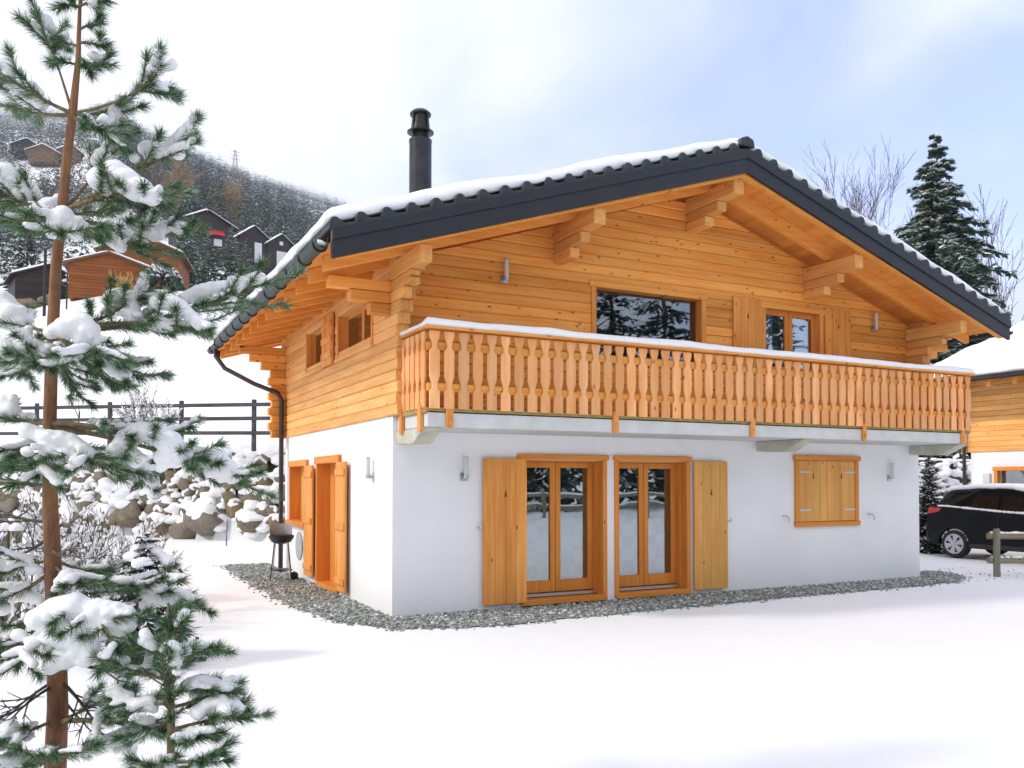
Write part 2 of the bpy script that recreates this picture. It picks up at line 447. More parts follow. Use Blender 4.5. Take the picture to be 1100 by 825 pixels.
# ------------------------------------------------------------------ ground
def wall_y(x):
    return np.interp(x, [-80, -8, -1.55, .05, 1.41, 4, 8, 14, 20, 28, 34, 80], [52, 28, 19.9, 16.9, 15.2, 13.4, 12.6, 12.2, 12.3, 12.7, 13.6, 22])
def ground_z(x, y):
    x = np.asarray(x, float); y = np.asarray(y, float)
    d = y - wall_y(x)
    az = np.degrees(np.arctan2(x - CAM[0], y - CAM[1]))
    g = np.interp(az, [-90, -40, -10, 1, 6, 10, 14, 17, 28, 40, 52, 70, 100], [.4, .9, .98, 1, .945, .9, .87, .84, .5, .16, .03, .02, .02])
    b = np.interp(d, [0, .7, 21, 36, 56, 70, 135, 200, 333, 900, 1400, 4000], [0, 2.8, 11.4, 15.2, 18.8, 22.5, 43.5, 67, 127, 360, 372, 372])
    roll = (np.sin(x * .031 + y * .017) + np.sin(x * .013 - y * .027 + 1.3)) * np.clip(d, 0, 400) * .006
    h = np.where(d < .7, np.clip(b, 0, None), 2.8 + (b - 2.8 + roll) * g)
    fine = .012 * np.sin(x * 1.7 + .6 * np.sin(y * 1.1)) * np.sin(y * 1.3 + x * .4) + .010 * np.sin(x * .63 + 2) * np.sin(y * .51 + .7)
    away = np.clip((np.maximum(np.maximum(-1.2 - x, x - 11.8), np.maximum(-1.5 - y, y - 8.5))) / 2.0, 0, 1)
    return h + fine * away
def axis_pts(lo, a, b, hi, fine, grow=1.16):
    p = list(np.arange(a, b + 1e-6, fine)); s = fine; q = b
    while q < hi: s *= grow; q += s; p.append(q)
    s = fine; q = a
    while q > lo: s *= grow; q -= s; p.insert(0, q)
    return np.array(p)
gx = axis_pts(-1800, -12, 34, 2200, .4); gy = axis_pts(-900, -12, 32, 2600, .4)
GX, GY = np.meshgrid(gx, gy)
GV = np.stack([GX, GY, ground_z(GX, GY)], -1).reshape(-1, 3)
nx = len(gx); ii, jj = np.meshgrid(np.arange(nx - 1), np.arange(len(gy) - 1))
b0 = (jj * nx + ii).ravel()
snow_ground = np_mesh('snowy_ground', GV, np.stack([b0, b0 + 1, b0 + nx + 1, b0 + nx], 1), M['snow_ground'], smooth=True)
tag(snow_ground, 'white snow covering the garden and the hillside', 'snow', kind='structure')

# gravel strip round the foot of the walls
M['gravel'] = simple('grey_gravel', (.26, .275, .26), .9, nscale=38, namp=.55, bump=.02, bscale=45, detail=3)
gr_out = [(-.9, 8.2), (-.98, 4.5), (-.93, 1.5), (-.70, .05), (-.25, -.80), (.55, -1.12), (1.3, -1.18), (2.5, -1.06), (4.1, -1.0), (6.2, -.88), (8.2, -.88), (10.3, -.76), (11.1, -.3), (11.5, .4), (11.0, 1.0), (10.27, 1.2)]
rng = random.Random(3)
fine_out = []
for (a, b) in zip(gr_out[:-1], gr_out[1:]):
    n = max(2, int(math.dist(a, b) / .12))
    for k in range(n):
        t = k / n; fine_out.append((a[0] + (b[0] - a[0]) * t + rng.uniform(-.04, .04), a[1] + (b[1] - a[1]) * t + rng.uniform(-.04, .04)))
gp = fine_out + [(10.3, 1.2), (10.3, .0), (0, 0), (0, 8.2)]
from mathutils.geometry import tessellate_polygon
tri = tessellate_polygon([[Vector((x, y, 0)) for x, y in gp]])
g = MB(); g.add([(x, y, .012) for x, y in gp], [t for t in tri])
go = g.build('gravel_strip', M['gravel'], fixn=False)
tag(go, 'grey gravel strip along the foot of the white walls', 'gravel', kind='structure')
# loose stones of the strip
def in_poly(x, y, P):
    c = False; j = len(P) - 1
    for i in range(len(P)):
        if (P[i][1] > y) != (P[j][1] > y) and x < (P[j][0] - P[i][0]) * (y - P[i][1]) / (P[j][1] - P[i][1]) + P[i][0]: c = not c
        j = i
    return c
peb_v, peb_f, peb_r = [], [], []
bm = bmesh.new(); bmesh.ops.create_icosphere(bm, subdivisions=1, radius=1); iv = np.array([v.co[:] for v in bm.verts]); bm.verts.index_update(); if_ = np.array([[v.index for v in f.verts] for f in bm.faces]); bm.free()
rs = np.random.RandomState(5)
def pebble(x, y, z, s):
    th = rs.rand() * 6.28; c, sn = math.cos(th), math.sin(th)
    v = iv * (1 + .35 * (rs.rand(len(iv), 1) - .5)) * np.array([s * rs.uniform(.7, 1.3), s * rs.uniform(.6, 1), s * rs.uniform(.45, .75)])
    v = np.stack([v[:, 0] * c - v[:, 1] * sn, v[:, 0] * sn + v[:, 1] * c, v[:, 2]], 1) + np.array([x, y, z])
    peb_f.append(if_ + len(peb_v) * len(iv)); peb_v.append(v); peb_r.extend([rs.rand()] * len(if_))
cnt = 0
while cnt < 7000:
    x, y = rs.uniform(-1.1, 11.6), rs.uniform(-1.35, 8.2)
    if not in_poly(x, y, gp): continue
    pebble(x, y, .022, rs.uniform(.016, .036)); cnt += 1
for (x, y) in fine_out:
    for _ in range(5):
        pebble(x + rs.normal(0, .07), y + rs.normal(0, .07), .008, rs.uniform(.012, .030))
for _ in range(60):
    pebble(rs.uniform(10.6, 13.2), rs.uniform(-.9, .9), .006, rs.uniform(.01, .022))
def pebble_mat():
    m, N, L, B = new_mat('pebble_stone')
    A = N.new('ShaderNodeAttribute'); A.attribute_name = 'rnd'
    r = N.new('ShaderNodeValToRGB'); L.new(A.outputs['Fac'], r.inputs[0])
    r.color_ramp.elements[0].color = (.17, .185, .175, 1); r.color_ramp.elements[1].color = (.72, .74, .75, 1)
    e = r.color_ramp.elements.new(.45); e.color = (.30, .32, .30, 1)
    e = r.color_ramp.elements.new(.7); e.color = (.36, .35, .30, 1)
    e = r.color_ramp.elements.new(.86); e.color = (.45, .46, .45, 1)
    e = r.color_ramp.elements.new(.95); e.color = (.66, .68, .68, 1)
    L.new(r.outputs[0], B.inputs['Base Color']); B.inputs['Roughness'].default_value = .9
    return m
M['pebble'] = pebble_mat()
po = np_mesh('gravel', np.concatenate(peb_v), np.concatenate(peb_f), M['pebble'], rnd=peb_r)
tag(po, 'loose grey stones of the gravel strip beside the house', 'gravel', kind='stuff')

# ------------------------------------------------------------------ chalet
HW, HD, ZW = 10.27, 6.45, 2.65        # width, depth, top of the white storey
RX, RZ, SL = 4.92, 6.67, .326         # ridge and roof slope
YF, YB = -1.30, 7.72                  # front and back roof edges
EX0, EX1 = -1.18, 10.98               # eaves
CH_ = .148                            # height of one log course
def zr(x): return RZ - SL * abs(x - RX)
house = thing('chalet', 'large timber chalet with white ground floor, wooden balcony and snow on its wide gable roof', 'chalet')

def holes_wall(mb, axis, c, u0, u1, z0, z1, holes, depth, zfun=None, mi=0):
    """a plastered wall face at x or y = c, with reveals going in to c+depth"""
    us = sorted({u0, u1, *[h[0] for h in holes], *[h[1] for h in holes]}); zs = sorted({z0, z1, *[h[2] for h in holes], *[h[3] for h in holes]})
    def P(u, d, z): return (u, c + d, z) if axis == 'y' else (c + d, u, z)
    for a, b in zip(us[:-1], us[1:]):
        for e, f in zip(zs[:-1], zs[1:]):
            mu, mz = (a + b) / 2, (e + f) / 2
            if any(h[0] < mu < h[1] and h[2] < mz < h[3] for h in holes): continue
            mb.add([P(a, 0, e), P(b, 0, e), P(b, 0, f), P(a, 0, f)], [(0, 1, 2, 3)], .5, mi)
    for (a, b, e, f) in holes:
        for q in ([P(a, 0, e), P(a, depth, e), P(a, depth, f), P(a, 0, f)], [P(b, 0, e), P(b, depth, e), P(b, depth, f), P(b, 0, f)],
                  [P(a, 0, f), P(a, depth, f), P(b, depth, f), P(b, 0, f)], [P(a, 0, e), P(a, depth, e), P(b, depth, e), P(b, 0, e)]):
            mb.add(q, [(0, 1, 2, 3)], .5, mi)

D1, D2 = (1.93, 3.27, .0, 2.10), (3.55, 4.83, .0, 2.10)     # french doors
GW = (7.20, 8.57, 1.06, 2.14)                                # shuttered window
SD, SW = (2.52, 3.86, .06, 2.10), (4.62, 5.92, 1.05, 2.08)   # side door and side window
mb = MB()
holes_wall(mb, 'y', 0, 0, HW, -.3, ZW, [D1, D2, GW], .30)
holes_wall(mb, 'x', 0, 0, HD, -.3, ZW, [SD, SW], .30)
mb.add([(HW, 0, -.3), (HW, HD, -.3), (HW, HD, ZW), (HW, 0, ZW)], [(0, 1, 2, 3)], .5)
mb.add([(HW, HD, -.3), (0, HD, -.3), (0, HD, ZW), (HW, HD, ZW)], [(0, 1, 2, 3)], .5)
lw = mb.build('lower_wall', M['plaster'], house, fixn=False)
tag(lw, 'white rendered ground floor wall')

# ---- log walls: one bevelled board per course, cut round the windows and under the roof
W1 = (3.14, 5.13, 3.62, 4.68)      # picture window
W2 = (6.47, 7.72, 3.62, 4.68)      # curtained window (french window of the balcony)
V1 = (.80, 2.50, 3.76, 4.40); V2 = (3.45, 4.58, 3.76, 4.46)   # side windows
def log_board(mb, axis, c, out, a0, a1, z0, z1, a0t=None, a1t=None):
    """board with chamfered long edges; out = direction of the weather face"""
    t = .014 * out; ch = .016
    a0t = a0 if a0t is None else a0t; a1t = a1 if a1t is None else a1t
    prof = [(c + .16 * -out, z0), (c + t * 0, z0), (c + t, z0 + ch), (c + t, z1 - ch), (c, z1), (c + .16 * -out, z1)]
    n = len(prof); vs = []
    for e in (0, 1):
        for (d, z) in prof:
            k = (z - z0) / (z1 - z0); a = (a0 + (a0t - a0) * k) if e == 0 else (a1 + (a1t - a1) * k)
            vs.append((a, d, z) if axis == 'x' else (d, a, z))
    mb.add(vs, [list(range(n))[::-1], list(range(n, 2 * n))] + [(i, (i + 1) % n, n + (i + 1) % n, n + i) for i in range(n)])
def cut(a, b, z0, z1, holes):
    segs = [(a, b)]
    for h in holes:
        if h[2] < (z0 + z1) / 2 < h[3]:
            segs = [q for (s, e) in segs for q in ((s, min(e, h[0])), (max(s, h[1]), e)) if q[1] - q[0] > .02]
    return segs
front = MB(); front.rng = random.Random(11)
z = ZW; k = 0
while z < RZ - .55:
    z1 = z + CH_ - .003
    lo0, lo1 = max(-.02, RX - (RZ - .36 - z) / SL), min(HW + .02, RX + (RZ - .36 - z) / SL)
    hi0, hi1 = max(-.02, RX - (RZ - .36 - z1) / SL), min(HW + .02, RX + (RZ - .36 - z1) / SL)
    for (s, e) in cut(lo0, lo1, z, z1, [W1, W2]):
        log_board(front, 'x', -.02, -1, s, e, z, z1, hi0 if s == lo0 else s, hi1 if e == lo1 else e)
    z += CH_; k += 1
fw = front.build('front_log_wall', M['log_x'], house)
tag(fw, 'shaded honey coloured log wall under the gable')
side = MB(); side.rng = random.Random(12)
z = ZW; k = 0
while z < 4.75:
    z1 = z + CH_ - .003
    st = -.27 if k % 2 == 0 else -.22
    en = HD + (.30 if k % 2 == 0 else .24)
    if k == 9: st = -.36
    if k == 10: st = -.46
    if k == 11: st = -.62
    if k == 12: st = -.80
    for (s, e) in cut(st, en, z, z1, [V1, V2]):
        log_board(side, 'y', -.02, -1, s, e, z, z1)
    z += CH_; k += 1
sw = side.build('side_log_wall', M['log_y'], house)
tag(sw, 'sunlit yellow log wall on the gutter side')
# log ends of the front and back walls reaching out under the left eave, and at the right corner
tails = []
for (z0, x0, x1) in ((3.98, -.32, -.03), (4.13, -.58, -.03), (4.28, -.86, -.03)):
    tails.append((x0, x1, -.02, .14, z0, z0 + .142))
for i in range(8):
    tails.append((-.36 if i % 2 else -.30, -.03, HD - .14, HD + .02, ZW + i * CH_, ZW + i * CH_ + .144))
for (z0, x0, x1) in ((3.83, -.32, -.03), (3.98, -.5, -.03), (4.13, -.72, -.03), (4.28, -.92, -.03)):
    tails.append((x0, x1, HD - .14, HD + .02, z0, z0 + .144))
for (z0, x1) in ((3.98, .30), (4.13, .55), (4.28, .85)):
    tails.append((HW + .03, HW + x1, -.02, .14, z0, z0 + .142))
for i, q in enumerate(tails):
    tb = MB(); tb.box(*q, rnd=(i * .37) % 1); tb.build('log_end', M['log_x'], house, bevel=.008)
back = MB()
for z in np.arange(ZW, 5.0, CH_): log_board(back, 'y', HW + .02, 1, -.24, HD + .24, z, min(z + CH_ - .003, 4.8))
back.build('far_side_log_wall', M['log_y'], house)
bw = MB(); bw.prism([(0, ZW), (HW, ZW), (HW, 4.6), (RX, RZ - .35), (0, 4.7)], HD - .12, HD - .02, 'y'); bw.build('back_log_wall', M['log_x'], house)
fl = MB(); fl.box(.14, HW - .14, .16, HD - .16, ZW - .2, ZW - .02); fl.build('upper_floor', M['dark_room'], house)

# ---- purlins on stepped log brackets
for (px_, wide) in ((.02, .16), (2.50, .18), (RX, .20), (7.42, .18), (9.98, .16)):
    top = min(zr(px_ - wide / 2), zr(px_ + wide / 2)) - .40
    p = MB()
    p.box(px_ - wide / 2, px_ + wide / 2, -1.15, -.03, top - .22, top)
    p.box(px_ - wide / 2 + .012, px_ + wide / 2 - .012, -.78, -.03, top - .37, top - .224)
    p.box(px_ - wide / 2 + .012, px_ + wide / 2 - .012, -.495, -.03, top - .52, top - .374)
    if wide == .16:
        p.box(px_ - wide / 2 + .012, px_ + wide / 2 - .012, -.39, -.03, top - .67, top - .524)
    p.build('purlin_bracket', M['log_y'], house, bevel=.012)

# ---- roof: rafters, soffit boards, stepped tiles, fascia, snow
def roof_strip(mb, y0, y1, o0, o1, x0=EX0, x1=EX1, rnd=None):
    """a slab that follows the slope between offsets o0 (below) and o1 under the tile line"""
    poly = [(x0, zr(x0) - o0), (RX, RZ - o0), (x1, zr(x1) - o0), (x1, zr(x1) - o1), (RX, RZ - o1), (x0, zr(x0) - o1)]
    mb.prism(poly, y0, y1, 'y', rnd)
roof = MB()
n_c = 20
for sgn, xe in ((-1, EX0 - .03), (1, EX1 + .03)):
    for i in range(n_c):
        xa = xe + (RX - xe) * i / n_c; xb = xe + (RX - xe) * (i + 1) / n_c + sgn * -.05
        za, zb = zr(xa), zr(xb)
        # each course tilts: its lower edge stands on the course below
        for y0, y1 in ((YF - .02, YB),):
            poly = [(xa, za - .06), (xb, zb - .075), (xb, zb - .035), (xa + sgn * -.17, za + .035), (xa + sgn * -.09, za + .095), (xa + sgn * -.03, za + .085), (xa, za + .02)]
            roof.prism(poly, y0, y1, 'y')
roof.prism([(RX - .14, RZ - .02), (RX + .14, RZ - .02), (RX + .11, RZ + .09), (RX, RZ + .13), (RX - .11, RZ + .09)], YF - .04, YB, 'y')
rf = roof.build('roof', M['tile'], house, bevel=.01)
tag(rf, 'dark tiled gable roof under snow')
sb = MB(); sb.rng = random.Random(21)
yy = YF + .03
for sgn in (0, 1):                      # soffit boards run along the eaves: one strip each
    xs = np.linspace(EX0 + .02, RX, 30) if sgn == 0 else np.linspace(RX, EX1 - .02, 30)
    for a, b in zip(xs[:-1], xs[1:]):
        sb.hexa([(a, YF + .03, zr(a) - .215), (b, YF + .03, zr(b) - .215), (b, YB - .03, zr(b) - .215), (a, YB - .03, zr(a) - .215),
                 (a, YF + .03, zr(a) - .19), (b, YF + .03, zr(b) - .19), (b, YB - .03, zr(b) - .19), (a, YB - .03, zr(a) - .19)])
sb.build('soffit', M['soffit'], house)
ry = [YF + .035, -.62, .10] + [.10 + .69 * i for i in range(1, 11)] + [YB - .14]
for i, y in enumerate(ry):
    for sgn in (0, 1):
        xe = EX0 + .10 if sgn == 0 else EX1 - .10
        if i > 2: xi = .45 if sgn == 0 else HW - .45
        else: xi = RX
        r_ = MB(); w = .10
        P = [(xe, zr(xe) - .40), (xi, zr(xi) - .44), (xi, zr(xi) - .217), (xe, zr(xe) - .217)]
        r_.prism(P, y, y + w, 'y')
        r_.build('rafter', M['rafter'], house, bevel=.006)
fa = MB()
for (x0, x1) in ((EX0, RX), (RX, EX1)):
    for k_, (o0, o1, t) in enumerate(((.40, .185, .0), (.195, .055, .025))):
        fa.hexa([(x0, YF - .03 - t, zr(x0) - o0), (x1, YF - .03 - t, zr(x1) - o0), (x1, YF + .03, zr(x1) - o0), (x0, YF + .03, zr(x0) - o0),
                 (x0, YF - .03 - t, zr(x0) - o1), (x1, YF - .03 - t, zr(x1) - o1), (x1, YF + .03, zr(x1) - o1), (x0, YF + .03, zr(x0) - o1)])
fa.build('fascia', M['fascia'], house, bevel=.006)
fb = MB()
for (x0, x1) in ((EX0, RX), (RX, EX1)):
    fb.hexa([(x0, YB - .03, zr(x0) - .36), (x1, YB - .03, zr(x1) - .36), (x1, YB + .03, zr(x1) - .36), (x0, YB + .03, zr(x0) - .36),
             (x0, YB - .03, zr(x0) - .06), (x1, YB - .03, zr(x1) - .06), (x1, YB + .03, zr(x1) - .06), (x0, YB + .03, zr(x0) - .06)])
fb.build('back_fascia', M['fascia'], house)
# snow sheet with a soft, uneven rim
ns_x, ns_y = 150, 70
def snow_sheet(name, x0, x1, y0, y1, zfun, thick, nxs, nys, parent, seed=0, edge=.16, wob=.05, mat=None, fw=.0):
    xs = np.linspace(0, 1, nxs); ys = np.linspace(0, 1, nys)
    top = []; bot = []
    for v in ys:
        for u in xs:
            x = x0 + (x1 - x0) * u; y = y0 + (y1 - y0) * v
            n1 = mnoise.noise(Vector((x * 1.3, y * 1.3, seed))); n2 = mnoise.noise(Vector((x * 3.7, y * 3.7, seed + 5)))
            # keep the rim uneven
            if v == 0: y += wob * (n2 + .6 * n1)
            if v == 1: y -= wob * n2
            if u == 0: x += wob * n2
            if u == 1: x -= wob * n2
            du = min(u * abs(x1 - x0), (1 - u) * abs(x1 - x0), v * abs(y1 - y0), (1 - v) * abs(y1 - y0))
            k = min(1, du / edge); k = math.sqrt(max(0, 1 - (1 - k) ** 2))
            zb = zfun(x)
            top.append((x, y, zb + .004 + (thick * (.35 + .65 * k)) * (1 + .30 * n1 + .10 * n2)))
            bot.append((x, y, zb - .012))
    V = np.array(top + bot); nt_ = nxs * nys; F = []
    for j in range(nys - 1):
        for i in range(nxs - 1):
            a = j * nxs + i; F.append((a, a + 1, a + nxs + 1, a + nxs)); F.append((nt_ + a, nt_ + a + nxs, nt_ + a + nxs + 1, nt_ + a + 1))
    rim = [i for i in range(nxs)] + [j * nxs + nxs - 1 for j in range(1, nys)] + [(nys - 1) * nxs + i for i in range(nxs - 2, -1, -1)] + [j * nxs for j in range(nys - 2, 0, -1)]
    for a, b in zip(rim, rim[1:] + rim[:1]): F.append((a, nt_ + a, nt_ + b, b))
    return np_mesh(name, V, np.array(F), mat or M['snow'], parent, smooth=True)
snow_sheet('roof_snow', EX0 - .06, EX1 + .05, YF + .03, YB - .05, lambda x: RZ + .045 - SL * math.sqrt((x - RX) ** 2 + .015),   .165, 260, 90, rf, 3, edge=.17, wob=.05)

# ---- chimney
cx_, cy_ = .95, 1.5
c = MB(); zb = zr(cx_) - .2
c.lathe([(.172, zb), (.172, 6.98), (.178, 6.985), (.178, 7.02), (.165, 7.03), (.10, 7.05), (.10, 7.06)], (cx_, cy_, 0), 28)
cm = c.build('chimney', M['stove'], house, smooth=True)
c = MB()
c.lathe([(.105, 7.04), (.115, 7.05), (.115, 7.12), (.205, 7.135), (.205, 7.15), (.15, 7.165), (.128, 7.36), (.128, 7.40)], (cx_, cy_, 0), 28)
c.lathe([(.10, 7.40), (.16, 7.405), (.165, 7.43), (.12, 7.475), (.03, 7.50)], (cx_, cy_, 0), 28)
for k in range(4):
    a = k * math.pi / 2 + .4
    c.box(cx_ + .15 * math.cos(a) - .012, cx_ + .15 * math.cos(a) + .012, cy_ + .15 * math.sin(a) - .012, cy_ + .15 * math.sin(a) + .012, 7.0, 7.41)
c.build('chimney_cap', M['black'], cm, smooth=True)

# ---- gutter, hooks and downpipe on the left eave
gx_, gz_ = EX0 - .09, 4.47
gt = MB(); prof = []
for k in range(9):
    t = math.pi + math.pi * k / 8; prof.append((gx_ + .075 * math.cos(t), gz_ + .075 * math.sin(t)))
for k in range(8, -1, -1):
    t = math.pi + math.pi * k / 8; prof.append((gx_ + .067 * math.cos(t), gz_ + .067 * math.sin(t)))
gt.prism(prof, YF + .02, YB - .1, 'y')
gt.tube([(gx_ - .073, YF + .02, gz_ + .004), (gx_ - .073, YB - .1, gz_ + .004)], .011, 8)
gtt = gt.build('gutter', M['gutter'], house, smooth=True)
for i in range(13):
    y = YF + .15 + i * .70
    h_ = MB(); pts = [(gx_ + .084 * math.cos(math.pi + math.pi * k / 8), y, gz_ + .084 * math.sin(math.pi + math.pi * k / 8)) for k in range(9)]
    h_.tube([(pts[0][0], y, gz_ + .03)] + pts + [(gx_ + .10, y, gz_ + .09)], .012, 6)
    h_.build('gutter_hook', M['black'], gtt, smooth=True)
snow_sheet('gutter_snow', gx_ - .05, gx_ + .06, YF + .1, YB - .2, lambda x: gz_ - .01, .06, 8, 120, gtt, 9, edge=.04, wob=.01)
dp = MB()
dp.tube([(gx_, 6.95, gz_ - .06), (gx_, 6.95, gz_ - .2), (-1.12, 6.8, 4.02), (-.62, 6.42, 3.70), (-.2, 6.24, 3.52), (-.13, 6.23, 3.38), (-.13, 6.23, 0.02)], .045, 10)
dp.build('downpipe', M['brown_metal'], house, smooth=True)
gt = MB(); prof2 = [(2 * ((EX1 + EX0) / 2) - x, zz_) for x, zz_ in prof]
gt.prism(prof2, YF + .02, YB - .1, 'y'); gt.build('far_gutter', M['gutter'], house, smooth=True)

# ---- balcony: slab, corbels, railing
BY, BX0, BX1, BZ0, BZ1 = -1.14, .03, 10.19, 2.67, 3.66
s_ = MB(); s_.box(.06, 10.10, -1.09, -.012, 2.45, 2.648); sl = s_.build('balcony_slab', M['concrete'], house, bevel=.01)
for (x0, x1) in ((.045, .30), (6.30, 6.55), (10.02, 10.262)):
    c = MB(); c.prism([(-.006, 2.28), (-.006, 2.446), (-1.02, 2.446), (-.62, 2.26)], x0, x1, 'x'); c.build('corbel', M['corbel'], house, bevel=.006)
b_ = MB()
b_.box(BX0, BX1, BY + .05, BY + .16, BZ0 - .055, BZ0 + .02)
b_.box(BX0 + .0, BX0 + .10, BY + .16, -.03, BZ0 - .055, BZ0 + .02)
b_.box(BX1 - .10, BX1, BY + .16, -.03, BZ0 - .055, BZ0 + .02)
b_.build('railing_beam', M['beam'], house, bevel=.008)
b_ = MB()
for zc in (BZ0 + .26, BZ0 + .76):
    b_.box(BX0 + .03, BX1 - .03, BY + .03, BY + .075, zc - .05, zc + .05)
    b_.box(BX0 + .03, BX0 + .075, BY + .08, -.03, zc - .05, zc + .05)
    b_.box(BX1 - .075, BX1 - .03, BY + .08, -.03, zc - .05, zc + .05)
b_.build('railing_rail', M['log_x'], house, bevel=.005)
h_ = MB()
h_.box(BX0 - .04, BX1 + .04, BY - .06, BY + .12, BZ1 - .028, BZ1)
h_.box(BX0 - .04, BX0 + .12, BY + .12, -.03, BZ1 - .028, BZ1)
h_.box(BX1 - .12, BX1 + .04, BY + .12, -.03, BZ1 - .028, BZ1)
hr = h_.build('handrail', M['log_x'], house, bevel=.008)
snow_sheet('handrail_snow', BX0 - .03, BX1 + .03, BY - .045, BY + .115, lambda x: BZ1 + .012, .085, 240, 9, hr, 5, edge=.06, wob=.012)
snow_sheet('handrail_snow', BX0 - .025, BX0 + .105, BY + .10, -.04, lambda x: BZ1 + .012, .05, 9, 30, hr, 6, edge=.05, wob=.012)
def bal_outline(hw):
    z0, z1 = BZ0 + .0, BZ1 - .05
    pts = []
    def cutout(zc, zt, d):      # teardrop half: round below, pointed above
        return [(zc - .055, 0), (zc - .045, d * .55), (zc - .02, d * .95), (zc + .01, d), (zc + .045, d * .8), (zc + .075, d * .45), (zt, 0)]
    prof = [(z0, 0)] + cutout(z0 + .27, z0 + .40, .034) + cutout(z0 + .76, z0 + .90, .036) + [(z1, 0)]
    right = [(hw - d, z) for z, d in prof]; left = [(-hw + d, z) for z, d in reversed(prof)]
    return right + left
NB = 53; pitch = (BX1 - BX0 - .02) / NB
brn = random.Random(31)
for i in range(NB):
    xc = BX0 + .01 + pitch * (i + .5)
    m_ = MB(); hw = pitch / 2 - .027 + brn.uniform(-.003, .003)
    m_.prism([(xc + q[0], q[1] + brn.uniform(-.0, .0)) for q in bal_outline(hw)], BY, BY + .028, 'y', brn.random())
    m_.build('baluster', M['bal'], house, bevel=.004)
for x0, sg in ((BX0, 1), (BX1, -1)):
    for i in range(6):
        yc = BY + .06 + .178 * (i + .5)
        m_ = MB(); m_.prism([(yc + q[0], q[1]) for q in bal_outline(.071)], x0, x0 + .028 * sg, 'x', brn.random())
        m_.build('baluster', M['bal'], house, bevel=.004)
for xq in (.34, 2.76, 5.18, 7.53, 9.97):
    m_ = MB(); m_.box(xq - .045, xq + .045, BY + .012, BY + .047, 2.44, 2.72)
    m_.lathe([(.014, 0), (.014, .012), (.004, .016)], (xq, BY - .004, 2.56), 8, 'y')
    m_.lathe([(.014, 0), (.014, .012), (.004, .016)], (xq, BY - .004, 2.50), 8, 'y')
    m_.build('railing_post', M['wood_z'], house, bevel=.004)
for yq in (-.25, -.92):
    m_ = MB(); m_.box(BX0 - .02, BX0 + .026, yq - .05, yq + .05, 2.40, 2.72); m_.build('railing_post', M['wood_z'], house, bevel=.004)

# ---- windows, doors and shutters
def tree_glyph(mb, x, y, z, s, mi):
    """the little fir tree cut into a shutter"""
    for k in range(3):
        w = s * (.16 + .09 * k); zt = z + s * (.5 - .33 * k)
        mb.prism([(x - w, zt - s * .36), (x + w, zt - s * .36), (x, zt)], y - .002, y + .002, 'y', .5, mi)
    mb.box(x - s * .05, x + s * .05, y - .002, y + .002, z - s * .75, z - s * .5, .5, mi)
def shutter(x0, x1, z0, z1, y0, mat, glyph=True, axis='y', battens=False, n=4, name='shutter', rnds=17, hinge=True):
    mb = MB(); mb.rng = random.Random(rnds); w = (x1 - x0) / n; t = .035
    for i in range(n):
        a, b = x0 + i * w + .0015, x0 + (i + 1) * w - .0015
        if axis == 'y': mb.box(a, b, y0, y0 + t, z0, z1)
        else: mb.box(y0, y0 + t, a, b, z0, z1)
    if battens:
        for zc in (z0 + .16, (z0 + z1) / 2, z1 - .16):
            if axis == 'y': mb.box(x0 + .02, x1 - .02, y0 - .022, y0 - .002, zc - .05, zc + .05)
            else: mb.box(y0 - .022, y0 - .002, x0 + .02, x1 - .02, zc - .05, zc + .05)
    mi = 0
    if glyph: tree_glyph(mb, (x0 + x1) / 2, y0 - .003, z0 + (z1 - z0) * .76, .085, 1)
    o = mb.build(name, [mat, M['dark_room']], house, bevel=.005)
    return o
def casement(x0, x1, z0, z1, y, leaves, parent, bottom=.09, st=.075, frame='frame_z', glassm='glass'):
    """side-hung leaves in the opening, each a wooden leaf with its pane"""
    w = (x1 - x0) / leaves
    for i in range(leaves):
        a, b = x0 + i * w + .004, x0 + (i + 1) * w - .004
        f = MB()
        f.box(a, a + st, y, y + .06, z0, z1); f.box(b - st, b, y, y + .06, z0, z1)
        f.box(a + st, b - st, y + .001, y + .059, z1 - st, z1, .4); f.box(a + st, b - st, y + .001, y + .059, z0, z0 + bottom, .6)
        lf = f.build('window_leaf', M[frame], house, bevel=.006); lf.parent = parent
        p = MB(); p.box(a + st - .005, b - st + .005, y + .026, y + .034, z0 + bottom - .005, z1 - st + .005)
        p.build('pane', M[glassm], parent)
def frame_rect(x0, x1, z0, z1, y0, y1, w, name, parent, sill=True, head=.08, over=.05, mats=('frame_x', 'frame_z')):
    f = MB()
    f.box(x0, x0 + w, y0, y1, z0, z1, .3, 1); f.box(x1 - w, x1, y0, y1, z0, z1, .6, 1)
    f.box(x0 - over, x1 + over, y0 - .025, y1, z1 + .002, z1 + head, .5, 0)
    return f

